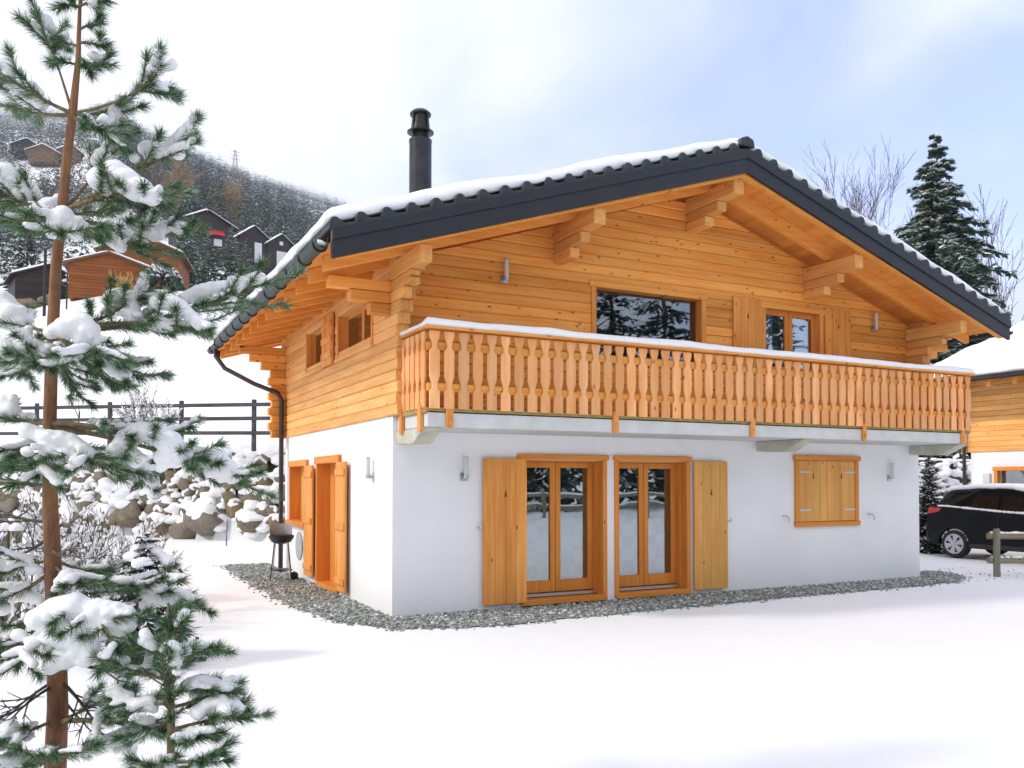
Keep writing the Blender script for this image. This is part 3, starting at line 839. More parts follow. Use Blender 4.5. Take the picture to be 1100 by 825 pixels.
M['curtain'] = simple('checked_voile_curtain', (.36, .35, .31), .9, nscale=2.5, namp=.35)
def checker(name, c1, c2, sc):
    m, N, L, B = new_mat(name)
    t = N.new('ShaderNodeTexCoord'); v = N.new('ShaderNodeVectorMath'); v.operation = 'MULTIPLY'; v.inputs[1].default_value = sc
    L.new(t.outputs['Object'], v.inputs[0])
    v2 = N.new('ShaderNodeVectorMath'); v2.operation = 'ADD'; v2.inputs[1].default_value = (.07, .03, .11); L.new(v.outputs[0], v2.inputs[0])
    ck = N.new('ShaderNodeTexChecker'); ck.inputs['Scale'].default_value = 1; ck.inputs[1].default_value = (*c1, 1); ck.inputs[2].default_value = (*c2, 1)
    L.new(v2.outputs[0], ck.inputs[0])
    n = N.new('ShaderNodeTexNoise'); n.inputs['Scale'].default_value = 7; L.new(t.outputs['Object'], n.inputs['Vector'])
    mr = N.new('ShaderNodeMapRange'); mr.inputs['To Min'].default_value = .5; mr.inputs['To Max'].default_value = 1.4; L.new(n.outputs['Fac'], mr.inputs['Value'])
    mx = N.new('ShaderNodeMix'); mx.data_type = 'RGBA'; mx.blend_type = 'MULTIPLY'; mx.inputs[0].default_value = 1; L.new(ck.outputs[0], mx.inputs[6]); L.new(mr.outputs[0], mx.inputs[7])
    L.new(mx.outputs[2], B.inputs['Base Color']); B.inputs['Roughness'].default_value = .9
    return m
M['check'] = checker('checked_voile', (.24, .23, .18), (.06, .055, .045), (4.6, 0, 5.2))
M['voile'] = simple('white_voile', (.85, .87, .87), .9, nscale=5, namp=.12)
def wavy(mb, x0, x1, y, z0, z1, amp=.025, wl=.12, ph=0):
    n = int((x1 - x0) / .015); vs = []
    for i in range(n + 1):
        x = x0 + (x1 - x0) * i / n; yy = y + amp * math.sin(x / wl * 6.28 + ph) + amp * .4 * math.sin(x / wl * 2.9)
        vs += [(x, yy, z0), (x, yy, z1)]
    mb.add(vs, [(2 * i, 2 * i + 2, 2 * i + 3, 2 * i + 1) for i in range(n)], .5)

for di, (a, b, e, f_) in enumerate((D1, D2)):
    f = frame_rect(a - .07, b + .07, .06, f_ + .002, -.03, .14, .075, '', house, head=.075, over=.02)
    f.box(a - .03, b + .06, -.05, .14, .035, .115, .2, 0)                      # threshold
    fr = f.build('french_door', [M['frame_x'], M['frame_z']], house, bevel=.006)
    j = MB()                                                                    # wooden reveals
    j.box(a, a + .02, .142, .30, .12, f_ - .002, .3, 0); j.box(b - .02, b, .142, .30, .12, f_ - .002, .5, 0); j.box(a + .02, b - .02, .142, .30, f_ - .022, f_ - .002, .5, 0)
    j.build('door_reveal', M['frame_z'], fr)
    s0 = MB(); s0.box(a + .01, b - .01, .145, .235, .12, .165); s0.build('sill', M['steel'], fr, bevel=.004)
    casement(a + .02, b - .02, .17, f_ - .025, .235, 2, fr, bottom=.17, st=.085)
    cu = MB(); wavy(cu, a + .03, b - .03, .42, .2, f_ - .03, .012, .3); cu.build('curtain', M['check'], fr, fixn=False)
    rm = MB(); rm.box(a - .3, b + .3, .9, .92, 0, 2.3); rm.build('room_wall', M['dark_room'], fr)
sh = shutter(1.29, 1.96, .09, 2.11, -.075, M['wood_z'], n=4, rnds=41)
sh2 = shutter(4.94, 5.61, .09, 2.11, -.075, M['wood_zl'], n=4, rnds=42)
# ground-floor window with its shutters closed
f = frame_rect(7.13, 8.64, 1.10, 2.15, -.045, .04, .085, '', house, head=.085, over=.03)
f.box(7.12, 8.66, -.06, .04, 1.02, 1.098, .4, 0)
gwf = f.build('shuttered_window', [M['frame_x'], M['frame_z']], house, bevel=.006)
for (a, b, rn) in ((7.22, 7.882, 51), (7.888, 8.55, 52)):
    s_ = shutter(a, b, 1.105, 2.145, -.028, M['wood_zl'], n=4, rnds=rn); s_.parent = gwf
    for zc in (1.30, 1.95):
        hg = MB(); xo = a if rn == 51 else b - .26
        hg.box(xo, xo + .26, -.036, -.0295, zc - .015, zc + .015)
        hg.build('hinge_strap', M['steel'], s_)
for xq in (6.88, 8.92):
    c = MB(); c.tube([(xq, -.005, 1.21), (xq, -.09, 1.21), (xq + .03, -.10, 1.17), (xq + .03, -.10, 1.10)], .012, 6); c.build('shutter_hook', M['steel'], house, smooth=True)
for xq, zq in ((1.24, 1.15), (5.66, 1.15)):
    c = MB(); c.tube([(xq, -.005, zq), (xq, -.09, zq), (xq, -.10, zq + .05)], .012, 6); c.build('shutter_hook', M['steel'], house, smooth=True)

# picture window upstairs
def upper_frame(h, w=.085, name='window'):
    f = MB()
    f.box(h[0] - w, h[0] + .006, -.055, .12, h[2] - .05, h[3], .3, 1); f.box(h[1] - .006, h[1] + w, -.055, .12, h[2] - .05, h[3], .6, 1)
    f.box(h[0] - w - .03, h[1] + w + .03, -.065, .12, h[3] - .006, h[3] + .085, .5, 0)
    f.box(h[0] - w, h[1] + w, -.06, .12, h[2] - .06, h[2] + .01, .5, 0)
    return f.build(name, [M['log_x'], M['wood_z']], house, bevel=.006)
w1 = upper_frame(W1, name='picture_window')
p = MB(); p.box(W1[0], W1[1], .10, .108, W1[2] + .012, W1[3]); p.build('pane', M['glass_dark'], w1)
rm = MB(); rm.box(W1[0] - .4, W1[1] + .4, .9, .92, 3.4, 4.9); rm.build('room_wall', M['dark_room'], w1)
w2 = upper_frame(W2, name='balcony_window')
casement(W2[0], W2[1], W2[2] + .012, W2[3], .06, 2, w2, bottom=.1, st=.085)
for (a, b, ph) in ((W2[0] + .03, W2[0] + .36, 0), (W2[0] + .66, W2[1] - .03, 1)):
    cu = MB(); wavy(cu, a, b, .165, 3.6, 4.66, .022, .11, ph); cu.build('curtain', M['voile'], w2, fixn=False)
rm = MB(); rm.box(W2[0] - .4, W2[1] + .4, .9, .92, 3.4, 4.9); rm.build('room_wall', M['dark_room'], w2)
for (a, b, rn) in ((5.76, 6.37, 61), (7.82, 8.44, 62)):
    shutter(a, b, 3.60, 4.80, -.075, M['wood_z'], n=4, battens=False, rnds=rn)
# side windows upstairs (x = 0 wall)
def side_window(h, name, shutter_rng=None):
    f = MB()
    f.box(-.05, .16, h[0] - .06, h[0] + .008, h[2] - .05, h[3] + .05, .3, 1); f.box(-.05, .16, h[1] - .008, h[1] + .06, h[2] - .05, h[3] + .05, .6, 1)
    f.box(-.048, .158, h[0], h[1], h[3] - .008, h[3] + .05, .5, 0); f.box(-.09, .14, h[0] - .08, h[1] + .08, h[2] - .10, h[2] - .052, .5, 0)
    f.box(-.045, .156, h[0], h[1], h[2] - .05, h[2] + .008, .5, 0)
    o = f.build(name, [M['log_y'], M['wood_z']], house, bevel=.005)
    n = 2; w = (h[1] - h[0]) / n
    for i in range(n):
        a, b = h[0] + i * w + .003, h[0] + (i + 1) * w - .003; g = MB()
        g.box(.10, .14, a, a + .06, h[2], h[3]); g.box(.10, .14, b - .06, b, h[2], h[3]); g.box(.101, .139, a + .06, b - .06, h[2], h[2] + .06); g.box(.101, .139, a + .06, b - .06, h[3] - .06, h[3])
        g.build('window_leaf', M['frame_z'], o, bevel=.004)
        q = MB(); q.box(.117, .123, a + .055, b - .055, h[2] + .055, h[3] - .055); q.build('pane', M['glass'], o)
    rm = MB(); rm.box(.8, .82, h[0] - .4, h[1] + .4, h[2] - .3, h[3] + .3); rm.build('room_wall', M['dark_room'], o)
    return o
side_window(V1, 'side_window'); side_window(V2, 'side_window')
shutter(2.72, 3.36, 3.68, 4.50, -.085, M['wood_z'], glyph=False, axis='x', n=4, battens=True, rnds=71)
# side door and side window downstairs
f = MB()
f.box(-.03, .26, SD[0] - .07, SD[0] + .01, SD[2], SD[3], .3, 1); f.box(-.03, .26, SD[1] - .01, SD[1] + .07, SD[2], SD[3], .6, 1); f.box(-.055, .26, SD[0] - .1, SD[1] + .1, SD[3] - .01, SD[3] + .11, .5, 0)
f.box(-.04, .26, SD[0], SD[1], SD[2] - .06, SD[2] + .03, .2, 0)
sd = f.build('side_door', [M['frame_y'], M['frame_z']], house, bevel=.006)
f = MB()
for i in range(8):
    a = SD[0] + (SD[1] - SD[0]) * i / 8; f.box(.20, .24, a + .002, a + (SD[1] - SD[0]) / 8 - .002, SD[2] + .03, SD[3])
f.build('door_panel', M['frame_z'], sd, bevel=.003)
f = MB(); f.tube([(.20, 2.66, 1.05), (.14, 2.66, 1.05), (.13, 2.80, 1.05)], .011, 6); f.build('door_handle', M['steel'], sd, smooth=True)
shutter(SD[0] - .60, SD[0] - .075, .10, 2.09, -.09, M['wood_z'], glyph=False, axis='x', n=4, battens=True, rnds=72)
shutter(SD[1] + .075, SD[1] + .66, .14, 2.07, -.09, M['wood_z'], glyph=False, axis='x', n=4, battens=True, rnds=73)
f = MB()
f.box(-.035, .26, SW[0] - .06, SW[0] + .01, SW[2], SW[3], .3, 1); f.box(-.035, .26, SW[1] - .01, SW[1] + .06, SW[2], SW[3], .6, 1); f.box(-.055, .26, SW[0] - .09, SW[1] + .09, SW[3] - .01, SW[3] + .10, .5, 0)
f.box(-.10, .26, SW[0] - .08, SW[1] + .08, SW[2] - .09, SW[2] + .008, .2, 0)
sw_ = f.build('side_window', [M['frame_y'], M['frame_z']], house, bevel=.006)
f = MB()
for i in range(8):
    a = SW[0] + (SW[1] - SW[0]) * i / 8; f.box(.18, .22, a + .002, a + (SW[1] - SW[0]) / 8 - .002, SW[2], SW[3])
f.build('closed_shutter', M['wood_zl'], sw_, bevel=.003)
f = MB(); f.lathe([(.26, 0), (.26, .012), (.24, .02)], (-.02, 5.2, .60), 24, 'x'); f.build('round_shadow_disc', simple('grey_shadow_paint', (.42, .43, .45), .6, nscale=5, namp=.1), house)  # grey disc on the wall, the grill's likely shadow built as a plate

# wall lamps: a steel bracket under an upright frosted tube
def wall_lamp(x, y, z, dx, dy, h=.30):
    o = MB()
    cxl, cyl = x + dx * .075, y + dy * .075
    o.lathe([(.036, z), (.036, z + .05)], (cxl, cyl, 0), 14); o.lathe([(.031, z + h - .02), (.031, z + h)], (cxl, cyl, 0), 14)
    o.tube([(x + dx * .002, y + dy * .002, z + .025), (cxl, cyl, z + .025)], .014, 8)
    w = .055; o.tube([(cxl, cyl, z + .01), (cxl, cyl, z + h - .004)], .012, 6)
    if dy: o.box(x - w, x + w, y + dy * .001, y + dy * .012, z - .03, z + .08) if dy > 0 else o.box(x - w, x + w, y - .012, y - .001, z - .03, z + .08)
    else: o.box(x - .012, x - .001, y - w, y + w, z - .03, z + .08)
    b = o.build('wall_lamp', M['steel'], house, smooth=True)
    g_ = MB(); g_.lathe([(.030, z + .051), (.030, z + h - .021)], (cxl, cyl, 0), 14); g_.build('lamp_tube', M['frosted'], b, smooth=True)
wall_lamp(1.02, 0, 1.83, 0, -1); wall_lamp(9.47, 0, 1.83, 0, -1); wall_lamp(0, .82, 1.83, -1, 0)
wall_lamp(1.62, -.03, 4.60, 0, -1); wall_lamp(9.05, -.03, 4.51, 0, -1)

# ------------------------------------------------------------------ neighbouring chalet
NX, NY0, NY1 = 19.72, -4.2, 5.45
def neighbour():
    nb = thing('neighbouring_chalet', 'wooden chalet over a white garage storey at the right edge behind the black car', 'chalet', (NX, NY1, 0))
    X1, Y0 = 9.0, NY0 - NY1
    ex, ey, ez, sl = -1.25, 1.25, 4.72, .38
    mb = MB()
    h = (-2.05, -.82, .9, 2.10)
    def P(u, d, z): return (d, u, z)
    us = [Y0, h[0], h[1], 0]; zs = [-.3, h[2], h[3], 2.65]
    for a, b in zip(us[:-1], us[1:]):
        for e, f in zip(zs[:-1], zs[1:]):
            if h[0] <= a < h[1] and h[2] <= e < h[3]: continue
            mb.add([(0, a, e), (0, b, e), (0, b, f), (0, a, f)], [(0, 1, 2, 3)], .5)
    for q in ([(0, h[0], h[2]), (.25, h[0], h[2]), (.25, h[0], h[3]), (0, h[0], h[3])], [(0, h[1], h[2]), (.25, h[1], h[2]), (.25, h[1], h[3]), (0, h[1], h[3])],
              [(0, h[0], h[3]), (.25, h[0], h[3]), (.25, h[1], h[3]), (0, h[1], h[3])], [(0, h[0], h[2]), (.25, h[0], h[2]), (.25, h[1], h[2]), (0, h[1], h[2])]):
        mb.add(q, [(0, 1, 2, 3)], .5)
    for q in ([(0, 0, -.3), (X1, 0, -.3), (X1, 0, 2.65), (0, 0, 2.65)], [(X1, 0, -.3), (X1, Y0, -.3), (X1, Y0, 2.65), (X1, 0, 2.65)], [(0, Y0, -.3), (X1, Y0, -.3), (X1, Y0, 2.65), (0, Y0, 2.65)]):
        mb.add(q, [(0, 1, 2, 3)], .5)
    mb.build('lower_wall', M['plaster'], nb, fixn=False)
    lg = MB(); lg.rng = random.Random(5)
    z = 2.65
    while z < 5.0:
        z1 = min(z + .145, 5.02); log_board(lg, 'y', -.03, -1, Y0 - .2, .2 if int(z * 10) % 2 else .26, z, z1); z += .148
    lg.build('log_wall', M['log_y'], nb)
    gb = MB(); rx = X1 / 2
    zz = lambda x: ez - .3 + sl * (x - ex) if x < rx else ez - .3 + sl * (X1 - ex - x)
    for y0, y1 in ((-.14, .02), (Y0 - .02, Y0 + .14)):
        gb.prism([(.14, 2.65), (X1, 2.65), (X1, zz(X1)), (rx, zz(rx)), (.14, zz(.14))], y0, y1, 'y')
    gb.build('gable_wall', M['log_x'], nb)
    rf_ = MB()
    for (x0, x1) in ((ex, rx), (rx, X1 - ex)):
        z0_, z1_ = (ez, ez + sl * (rx - ex)) if x0 == ex else (ez + sl * (rx - ex), ez)
        rf_.hexa([(x0, Y0 - 1.2, z0_ - .14), (x1, Y0 - 1.2, z1_ - .14), (x1, ey, z1_ - .14), (x0, ey, z0_ - .14), (x0, Y0 - 1.2, z0_), (x1, Y0 - 1.2, z1_), (x1, ey, z1_), (x0, ey, z0_)])
    r = rf_.build('roof', M['fascia'], nb, bevel=.01)
    snow_sheet('roof_snow', ex + .03, X1 - ex - .03, Y0 - 1.15, ey - .03, lambda x: (ez + sl * (x - ex) if x < rx else ez + sl * (X1 - ex - x)), .26, 60, 70, r, 12, edge=.3, wob=.04)
    for i in range(15):
        y = .9 - .75 * i; q = MB()
        q.prism([(ex + .14, ez - .31), (.3, ez - .31 + sl * (.16 - ex)), (.3, ez - .15 + sl * (.16 - ex)), (ex + .14, ez - .15 + sl * .14)], y, y + .12, 'y')
        q.build('rafter', M['rafter'], nb)
    g = MB(); pr = [(ex - .08 + .08 * math.cos(math.pi + math.pi * k / 8), ez - .03 + .08 * math.sin(math.pi + math.pi * k / 8)) for k in range(9)] + [(ex + .0, ez - .01), (ex - .16, ez - .01)]
    g.prism(pr, Y0 - 1.2, ey, 'y'); g.build('gutter', M['stove'], nb)
    d = MB(); d.tube([(-.14, .12, 4.6), (-.14, .12, .0)], .05, 10); d.build('downpipe', M['brown_metal'], nb, smooth=True)
    f = MB()
    f.box(-.05, .1, h[0] - .10, h[0] + .004, h[2], h[3], .3, 1); f.box(-.05, .1, h[1] - .004, h[1] + .10, h[2], h[3], .6, 1); f.box(-.07, .1, h[0] - .13, h[1] + .13, h[3] - .004, h[3] + .11, .5, 0)
    w = f.build('window', [M['frame_y'], M['frame_z']], nb, bevel=.006)
    p = MB(); p.box(.15, .16, h[0], h[1], h[2], h[3]); p.build('pane', M['glass'], w)
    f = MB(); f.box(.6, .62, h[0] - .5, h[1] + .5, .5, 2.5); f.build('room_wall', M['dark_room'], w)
    s = MB(); s.box(-.10, -.003, -.62, -.42, 1.62, 2.02); s.lathe([(.06, 0), (.06, .06), (.02, .07)], (-.17, -.52, 1.70), 12, 'x'); s.build('meter_box', simple('pale_enamel', (.62, .63, .63), .5, nscale=5, namp=.08), nb)
    return nb
neighbour()

# ------------------------------------------------------------------ black car
def car():
    c = thing('parked_car', 'black family car with snow on its roof and rear tyre, parked behind the low fence', 'car', (15.50, 3.14, .0), -math.pi / 2 + R(2))
    paint = simple('black_car_paint', (.003, .003, .004), .20, nscale=3, namp=.2, spec=.22)
    rub = simple('tyre_rubber', (.02, .02, .02), .85, nscale=30, namp=.3, bump=.01, bscale=60)
    trim = simple('dark_plastic', (.015, .015, .016), .6, nscale=9, namp=.2)
    rim = simple('silver_wheel_paint', (.48, .50, .52), .35, metal=.5, nscale=9, namp=.08)
    red = simple('red_lamp_plastic', (.55, .03, .03), .25, nscale=20, namp=.2)
    hw = .90
    # body below the glass line: outline with the wheel arches cut out, laid up in slices so the flanks bulge
    def arch(cx, r=.385, z0=.27, n=10):
        a0 = math.asin(max(-1, (z0 - .33) / r))
        return [(cx + r * math.cos(t), .33 + r * math.sin(t)) for t in np.linspace(math.pi - a0, a0, n)]
    low = [(.16, .30)] + [(.70 - .385, .30)] + arch(.70)[1:-1] + [(.70 + .385, .25), (3.42 - .385, .25)] + arch(3.42)[1:-1] + [(3.42 + .385, .27), (4.34, .27)]
    top = [(4.40, .45), (4.38, .66), (4.20, .80), (3.75, .93), (3.25, 1.02), (2.6, 1.055), (1.9, 1.085), (1.2, 1.13), (.55, 1.19), (.20, 1.20), (.05, 1.02), (.0, .72), (.03, .48)]
    out = low + top
    def shrink(poly, k, cz=.7):
        cx = 2.2
        return [(cx + (x - cx) * (1 - k * .03), cz + (z - cz) * (1 - k * .02) + (k * .006)) for x, z in poly]
    ys = [(-hw + .10, 1.9), (-hw + .025, .9), (-hw, 0), (-hw + .0, -.0), ]
    b = MB(); n = len(out); vs = []
    lay = [(-hw + .14, 2.6), (-hw + .05, 1.0), (-hw, 0.0), (hw, 0.0), (hw - .05, 1.0), (hw - .14, 2.6)]
    lay = [(-hw, 1.2), (-hw + .012, 0), (hw - .012, 0), (hw, 1.2)]
    rings = []
    for (y, k) in lay: rings.append([(q[0], y, q[1]) for q in out if True])
    for r_ in rings: vs += r_
    # flanks: push the middle of the side outwards
    fs = []
    for i in range(len(lay) - 1):
        for k in range(n): fs.append((i * n + k, i * n + (k + 1) % n, (i + 1) * n + (k + 1) % n, (i + 1) * n + k))
    fs.append(list(range(n))[::-1]); fs.append([(len(lay) - 1) * n + k for k in range(n)])
    b.add(vs, fs)
    body = b.build('body', paint, c, smooth=True, bevel=.05, seg=3)
    # shoulder crease and swollen wheel arches
    for cx in (.70, 3.42):
        a = MB(); pr = [(cx + (.385 + .075) * math.cos(t), .33 + (.385 + .075) * math.sin(t)) for t in np.linspace(math.pi, 0, 16)] + [(cx + .375 * math.cos(t), .33 + .375 * math.sin(t)) for t in np.linspace(0, math.pi, 16)]
        for y0, y1 in ((-hw - .018, -hw + .06), (hw - .06, hw + .018)):
            a = MB(); a.prism(pr, y0, y1, 'y'); a.build('wheel_arch', paint, c, smooth=True, bevel=.012, seg=2)
    for sg in (-1, 1):
        s = MB(); s.box(1.08, 3.05, sg * hw - .02, sg * hw + .02, .25, .36); s.build('sill_trim', trim, c, bevel=.015, seg=2)
    # greenhouse
    belt = [(.18, 1.18), (.55, 1.18), (1.9, 1.075), (2.7, 1.045), (3.35, 1.0)]
    roofl = [(.36, 1.50), (.50, 1.60), (1.2, 1.66), (1.9, 1.65), (2.35, 1.58)]
    gh = MB(); lo = [(x, z) for x, z in belt]; hi = [(x, z) for x, z in roofl]
    for sg in (-1, 1):
        vs = [(x, sg * (hw - .05), z) for x, z in lo] + [(x, sg * (hw - .23), z) for x, z in hi]
        gh.add(vs, [(i, i + 1, 6 + i, 5 + i) for i in range(4)])
    gh.add([(x, -(hw - .23), z) for x, z in hi] + [(x, (hw - .23), z) for x, z in hi], [(i, i + 1, 6 + i, 5 + i) for i in range(4)])
    gh.add([(.18, -(hw - .05), 1.18), (.18, hw - .05, 1.18), (.36, hw - .23, 1.50), (.36, -(hw - .23), 1.50)], [(0, 1, 2, 3)])
    gh.add([(3.35, -(hw - .05), 1.0), (3.35, hw - .05, 1.0), (2.35, hw - .23, 1.58), (2.35, -(hw - .23), 1.58)], [(0, 1, 2, 3)])
    gho = gh.build('cabin', paint, c, fixn=False)
    bm = bmesh.new(); bm.from_mesh(gho.data); bmesh.ops.remove_doubles(bm, verts=bm.verts, dist=.001); bmesh.ops.recalc_face_normals(bm, faces=bm.faces); bm.to_mesh(gho.data); bm.free()
    bv = gho.modifiers.new('bevel', 'BEVEL'); bv.width = .05; bv.segments = 3
    cg = glass('car_glass', refl=.14)
    cgd = simple('tinted_car_glass', (.006, .008, .008), .05, nscale=2, namp=.3, spec=.5)
    def yat(z, sg): return sg * ((hw - .05) - .18 * (z - 1.1) / .5 + .012)
    def pane(pts, sg, mat=cgd, name='side_window'):
        p = MB(); p.add([(x, yat(z, sg), z) for x, z in pts], [list(range(len(pts)))])
        o = p.build(name, mat, c, fixn=False); m = o.modifiers.new('solid', 'SOLIDIFY'); m.thickness = .012; m.offset = 0
        return o
    for sg in (-1, 1):
        pane([(.42, 1.22), (.98, 1.175), (1.08, 1.56), (.62, 1.53)], sg)
        pane([(1.06, 1.17), (1.72, 1.125), (1.72, 1.585), (1.16, 1.585)], sg)
        pane([(1.80, 1.12), (2.62, 1.085), (2.20, 1.53), (1.80, 1.585)], sg)
        for pts in ([(1.02, .36), (1.02, 1.14)], [(1.76, .30), (1.76, 1.10)]):
            l = MB(); l.tube([(x, sg * (hw + .002), z) for x, z in pts], .006, 5); l.build('door_gap', trim, c)
        for xh in (1.15, 1.92):
            l = MB(); l.tube([(xh, sg * (hw + .004), 1.0), (xh + .03, sg * (hw + .025), 1.0), (xh + .15, sg * (hw + .025), 1.0), (xh + .18, sg * (hw + .004), 1.0)], .014, 6); l.build('door_handle', paint, c, smooth=True)
        m_ = MB(); m_.hexa([(2.52, sg * .86, 1.06), (2.66, sg * .86, 1.06), (2.66, sg * 1.06, 1.08), (2.52, sg * 1.06, 1.08), (2.52, sg * .86, 1.17), (2.64, sg * .86, 1.17), (2.62, sg * 1.06, 1.20), (2.52, sg * 1.06, 1.20)])
        m_.build('door_mirror', paint, c, bevel=.03, seg=2)
        t_ = MB(); ya = sg * (hw + .03); yb = sg * (hw - .30)
        t_.hexa([(.0, ya * .96, 1.0), (.34, ya, 1.07), (.30, ya * .8, 1.07), (-.02, yb, 1.0), (.07, ya * .97, 1.17), (.42, ya, 1.165), (.36, ya * .8, 1.165), (.06, yb, 1.17)])
        t_.build('tail_lamp', red, c, bevel=.02, seg=2)
        h_ = MB(); h_.hexa([(3.95, sg * .88, .68), (4.39, sg * .6, .66), (4.30, sg * .5, .66), (3.95, sg * .7, .68), (3.95, sg * .88, .86), (4.30, sg * .6, .78), (4.2, sg * .5, .78), (3.95, sg * .7, .86)]); h_.build('headlamp', M['frosted'], c, bevel=.02)
    rw = MB(); rw.add([(.205, -.66, 1.24), (.205, .66, 1.24), (.345, .58, 1.49), (.345, -.58, 1.49)], [(0, 1, 2, 3)]); rw_ = rw.build('rear_window', cgd, c, fixn=False); mm = rw_.modifiers.new('solid', 'SOLIDIFY'); mm.thickness = .03; mm.offset = 0
    bp = MB(); bp.box(-.05, .25, -.86, .86, .34, .60); bp.build('rear_bumper', trim, c, bevel=.05, seg=3)
    # wheels
    for (x, sg) in ((.70, -1), (.70, 1), (3.42, -1), (3.42, 1)):
        yo = sg * (hw - .115)
        t = MB(); P = [(.20, -.10), (.29, -.108), (.32, -.09), (.33, -.05), (.33, .05), (.32, .09), (.29, .108), (.20, .10)]
        t.lathe(P, (x, yo, .33), 36, 'y'); w = t.build('wheel', rub, c, smooth=True)
        r_ = MB(); yf = yo + sg * .095
        r_.lathe([(.200, -.02 * sg), (.236, -.02 * sg), (.236, .018 * sg), (.200, .02 * sg), (.200, -.02 * sg)], (x, yf, .33), 32, 'y', caps=False)
        for k in range(6):
            a = k * math.pi / 3 + .3; ca, sa = math.cos(a), math.sin(a)
            P4 = []
            for (rr, wd) in ((.05, .030), (.215, .075)):
                for s2 in (-1, 1): P4.append((rr * ca - s2 * wd * sa, rr * sa + s2 * wd * ca))
            q = [P4[0], P4[1], P4[3], P4[2]]
            r_.prism([(x + u, .33 + v) for u, v in q], yf + sg * .004, yf + sg * .024, 'y')
        r_.lathe([(.065, 0), (.065, .026 * sg), (.03, .034 * sg)], (x, yf, .33), 18, 'y')
        r_.build('rim', rim, w, bevel=.004)
        hb = MB(); hb.lathe([(.215, 0), (.215, .006 * sg)], (x, yf - sg * .012, .33), 24, 'y'); hb.build('wheel_hub', M['black'], w)
        sn = []
        for k in range(13):
            a = R(15 + k * 12) + random.Random(k + int(x * 9)).uniform(-.06, .06)
            sn.append((x + .335 * math.cos(a), yo + sg * .05, .33 + .335 * math.sin(a), .035, .05, .022))
        if x < 1: blob_snow('tyre_snow', sn, M['snow_soft'], w, .012, .01)
    # snow on the roof and along the window sills
    def roofz(x): return np.interp(x, [p[0] for p in roofl], [p[1] for p in roofl])
    bl = []
    rr = random.Random(4)
    for i in range(24):
        for j in range(7):
            x = .46 + i * .082; y = -.58 + j * .193
            bl.append((x + rr.uniform(-.02, .02), y, float(roofz(x)) + .02, .12, .14, .055 + rr.uniform(0, .02)))
    blob_snow('roof_snow', bl, M['snow_soft'], c, .02, .02)
    for sg in (-1, 1):
        bl = []
        for i in range(50):
            x = .32 + i * .046; z = float(np.interp(x, [.2, .55, 1.9, 2.7], [1.20, 1.195, 1.10, 1.07]))
            if rr.random() < .9: bl.append((x, sg * (hw - .035), z + .012, .05, .035, .022 + rr.uniform(0, .012)))
        blob_snow('sill_snow', bl, M['snow_soft'], c, .012, .008)
    return c
car()

# ------------------------------------------------------------------ post and rail fence beside the drive
def low_fence():
    f = thing('low_fence', 'low weathered post and rail fence in front of the black car', 'fence', (11.75, -.52, 0), R(-24))
    for x in (0, 2.2, 4.4):
        p = MB(); p.tube([(x, 0, -.2), (x, 0, .45), (x + .005, 0, .86), (x + .005, 0, .90)], [.062, .06, .058, .050], 12)
        p.build('post', M['old_wood'], f, smooth=True)
    for z in (.76, .30):
        for (x0, x1, dy) in ((-.12, 2.28, .075), (2.12, 4.5, .075)):
            if x0 > 0: dy = -.075
            p = MB(); p.tube([(x0, dy, z), ((x0 + x1) / 2, dy, z - .015), (x1, dy, z + .01)], [.062, .058, .06], 10)
            ra = p.build('rail', wood_rail, f, smooth=True)
            rr = random.Random(int(z * 100)); bl = [(x0 + .08 + i * .06, dy, z + .055, .05, .045, .018 + rr.uniform(0, .02)) for i in range(int((x1 - x0 - .1) / .06)) if rr.random() < .85]
            blob_snow('rail_snow', bl, M['snow_soft'], ra, .014, .008)
wood_rail = wood('weathered_rail_wood', (.34, .29, .20), (.22, .17, .10), 'x', .25, rough=.8, vary=.2, weather=(.26, .27, .17))
low_fence()

# ------------------------------------------------------------------ charcoal grill beside the downpipe
def grill():
    g = thing('charcoal_grill', 'small black charcoal grill on thin legs in front of the downpipe', 'grill', (-.42, 4.80, .05))
    b = MB(); b.lathe([(.05, .62), (.17, .66), (.22, .74), (.225, .775), (.215, .775), (.16, .69)], (0, 0, 0), 24); b.build('fire_bowl', M['black'], g, smooth=True)
    for k in range(4):
        a = k * math.pi / 2 + .5
        l = MB(); l.tube([(.15 * math.cos(a), .15 * math.sin(a), .68), (.24 * math.cos(a), .24 * math.sin(a), 0)], .011, 8); l.build('leg', M['steel' if k % 2 else 'black'], g, smooth=True)
    s = MB(); s.box(-.17, .17, -.17, .17, .16, .175); s.build('shelf', M['black'], g)
    w = MB()
    for k in range(9):
        a0, a1 = math.pi * (.05 + k * .1), math.pi * (.05 + (k + 1) * .1)
        w.add([(.20 * math.cos(t), .20 * math.sin(t), z) for z in (.775, .98) for t in (a0, a1)], [(0, 1, 3, 2)])
    o = w.build('wind_screen', simple('grey_screen_paint', (.40, .41, .42), .6, nscale=9, namp=.15), g, fixn=False); m = o.modifiers.new('solid', 'SOLIDIFY'); m.thickness = .006
    b = MB(); b.lathe([(.20, .775), (.20, .785)], (0, 0, 0), 24); b.build('grate', M['black'], g)
grill()
def kettle():
    m = MB(); m.lathe([(.06, 0), (.075, .03), (.075, .10), (.05, .13), (.02, .14)], (-.20, 4.75, .03), 16); m.tube([(-.20 + .06, 4.75, .13), (-.20, 4.75, .18), (-.20 - .06, 4.75, .13)], .006, 6)
    tag(m.build('ash_bucket', M['black'], smooth=True), 'small dark pot on the gravel at the foot of the wall near the grill', 'pot')
kettle()

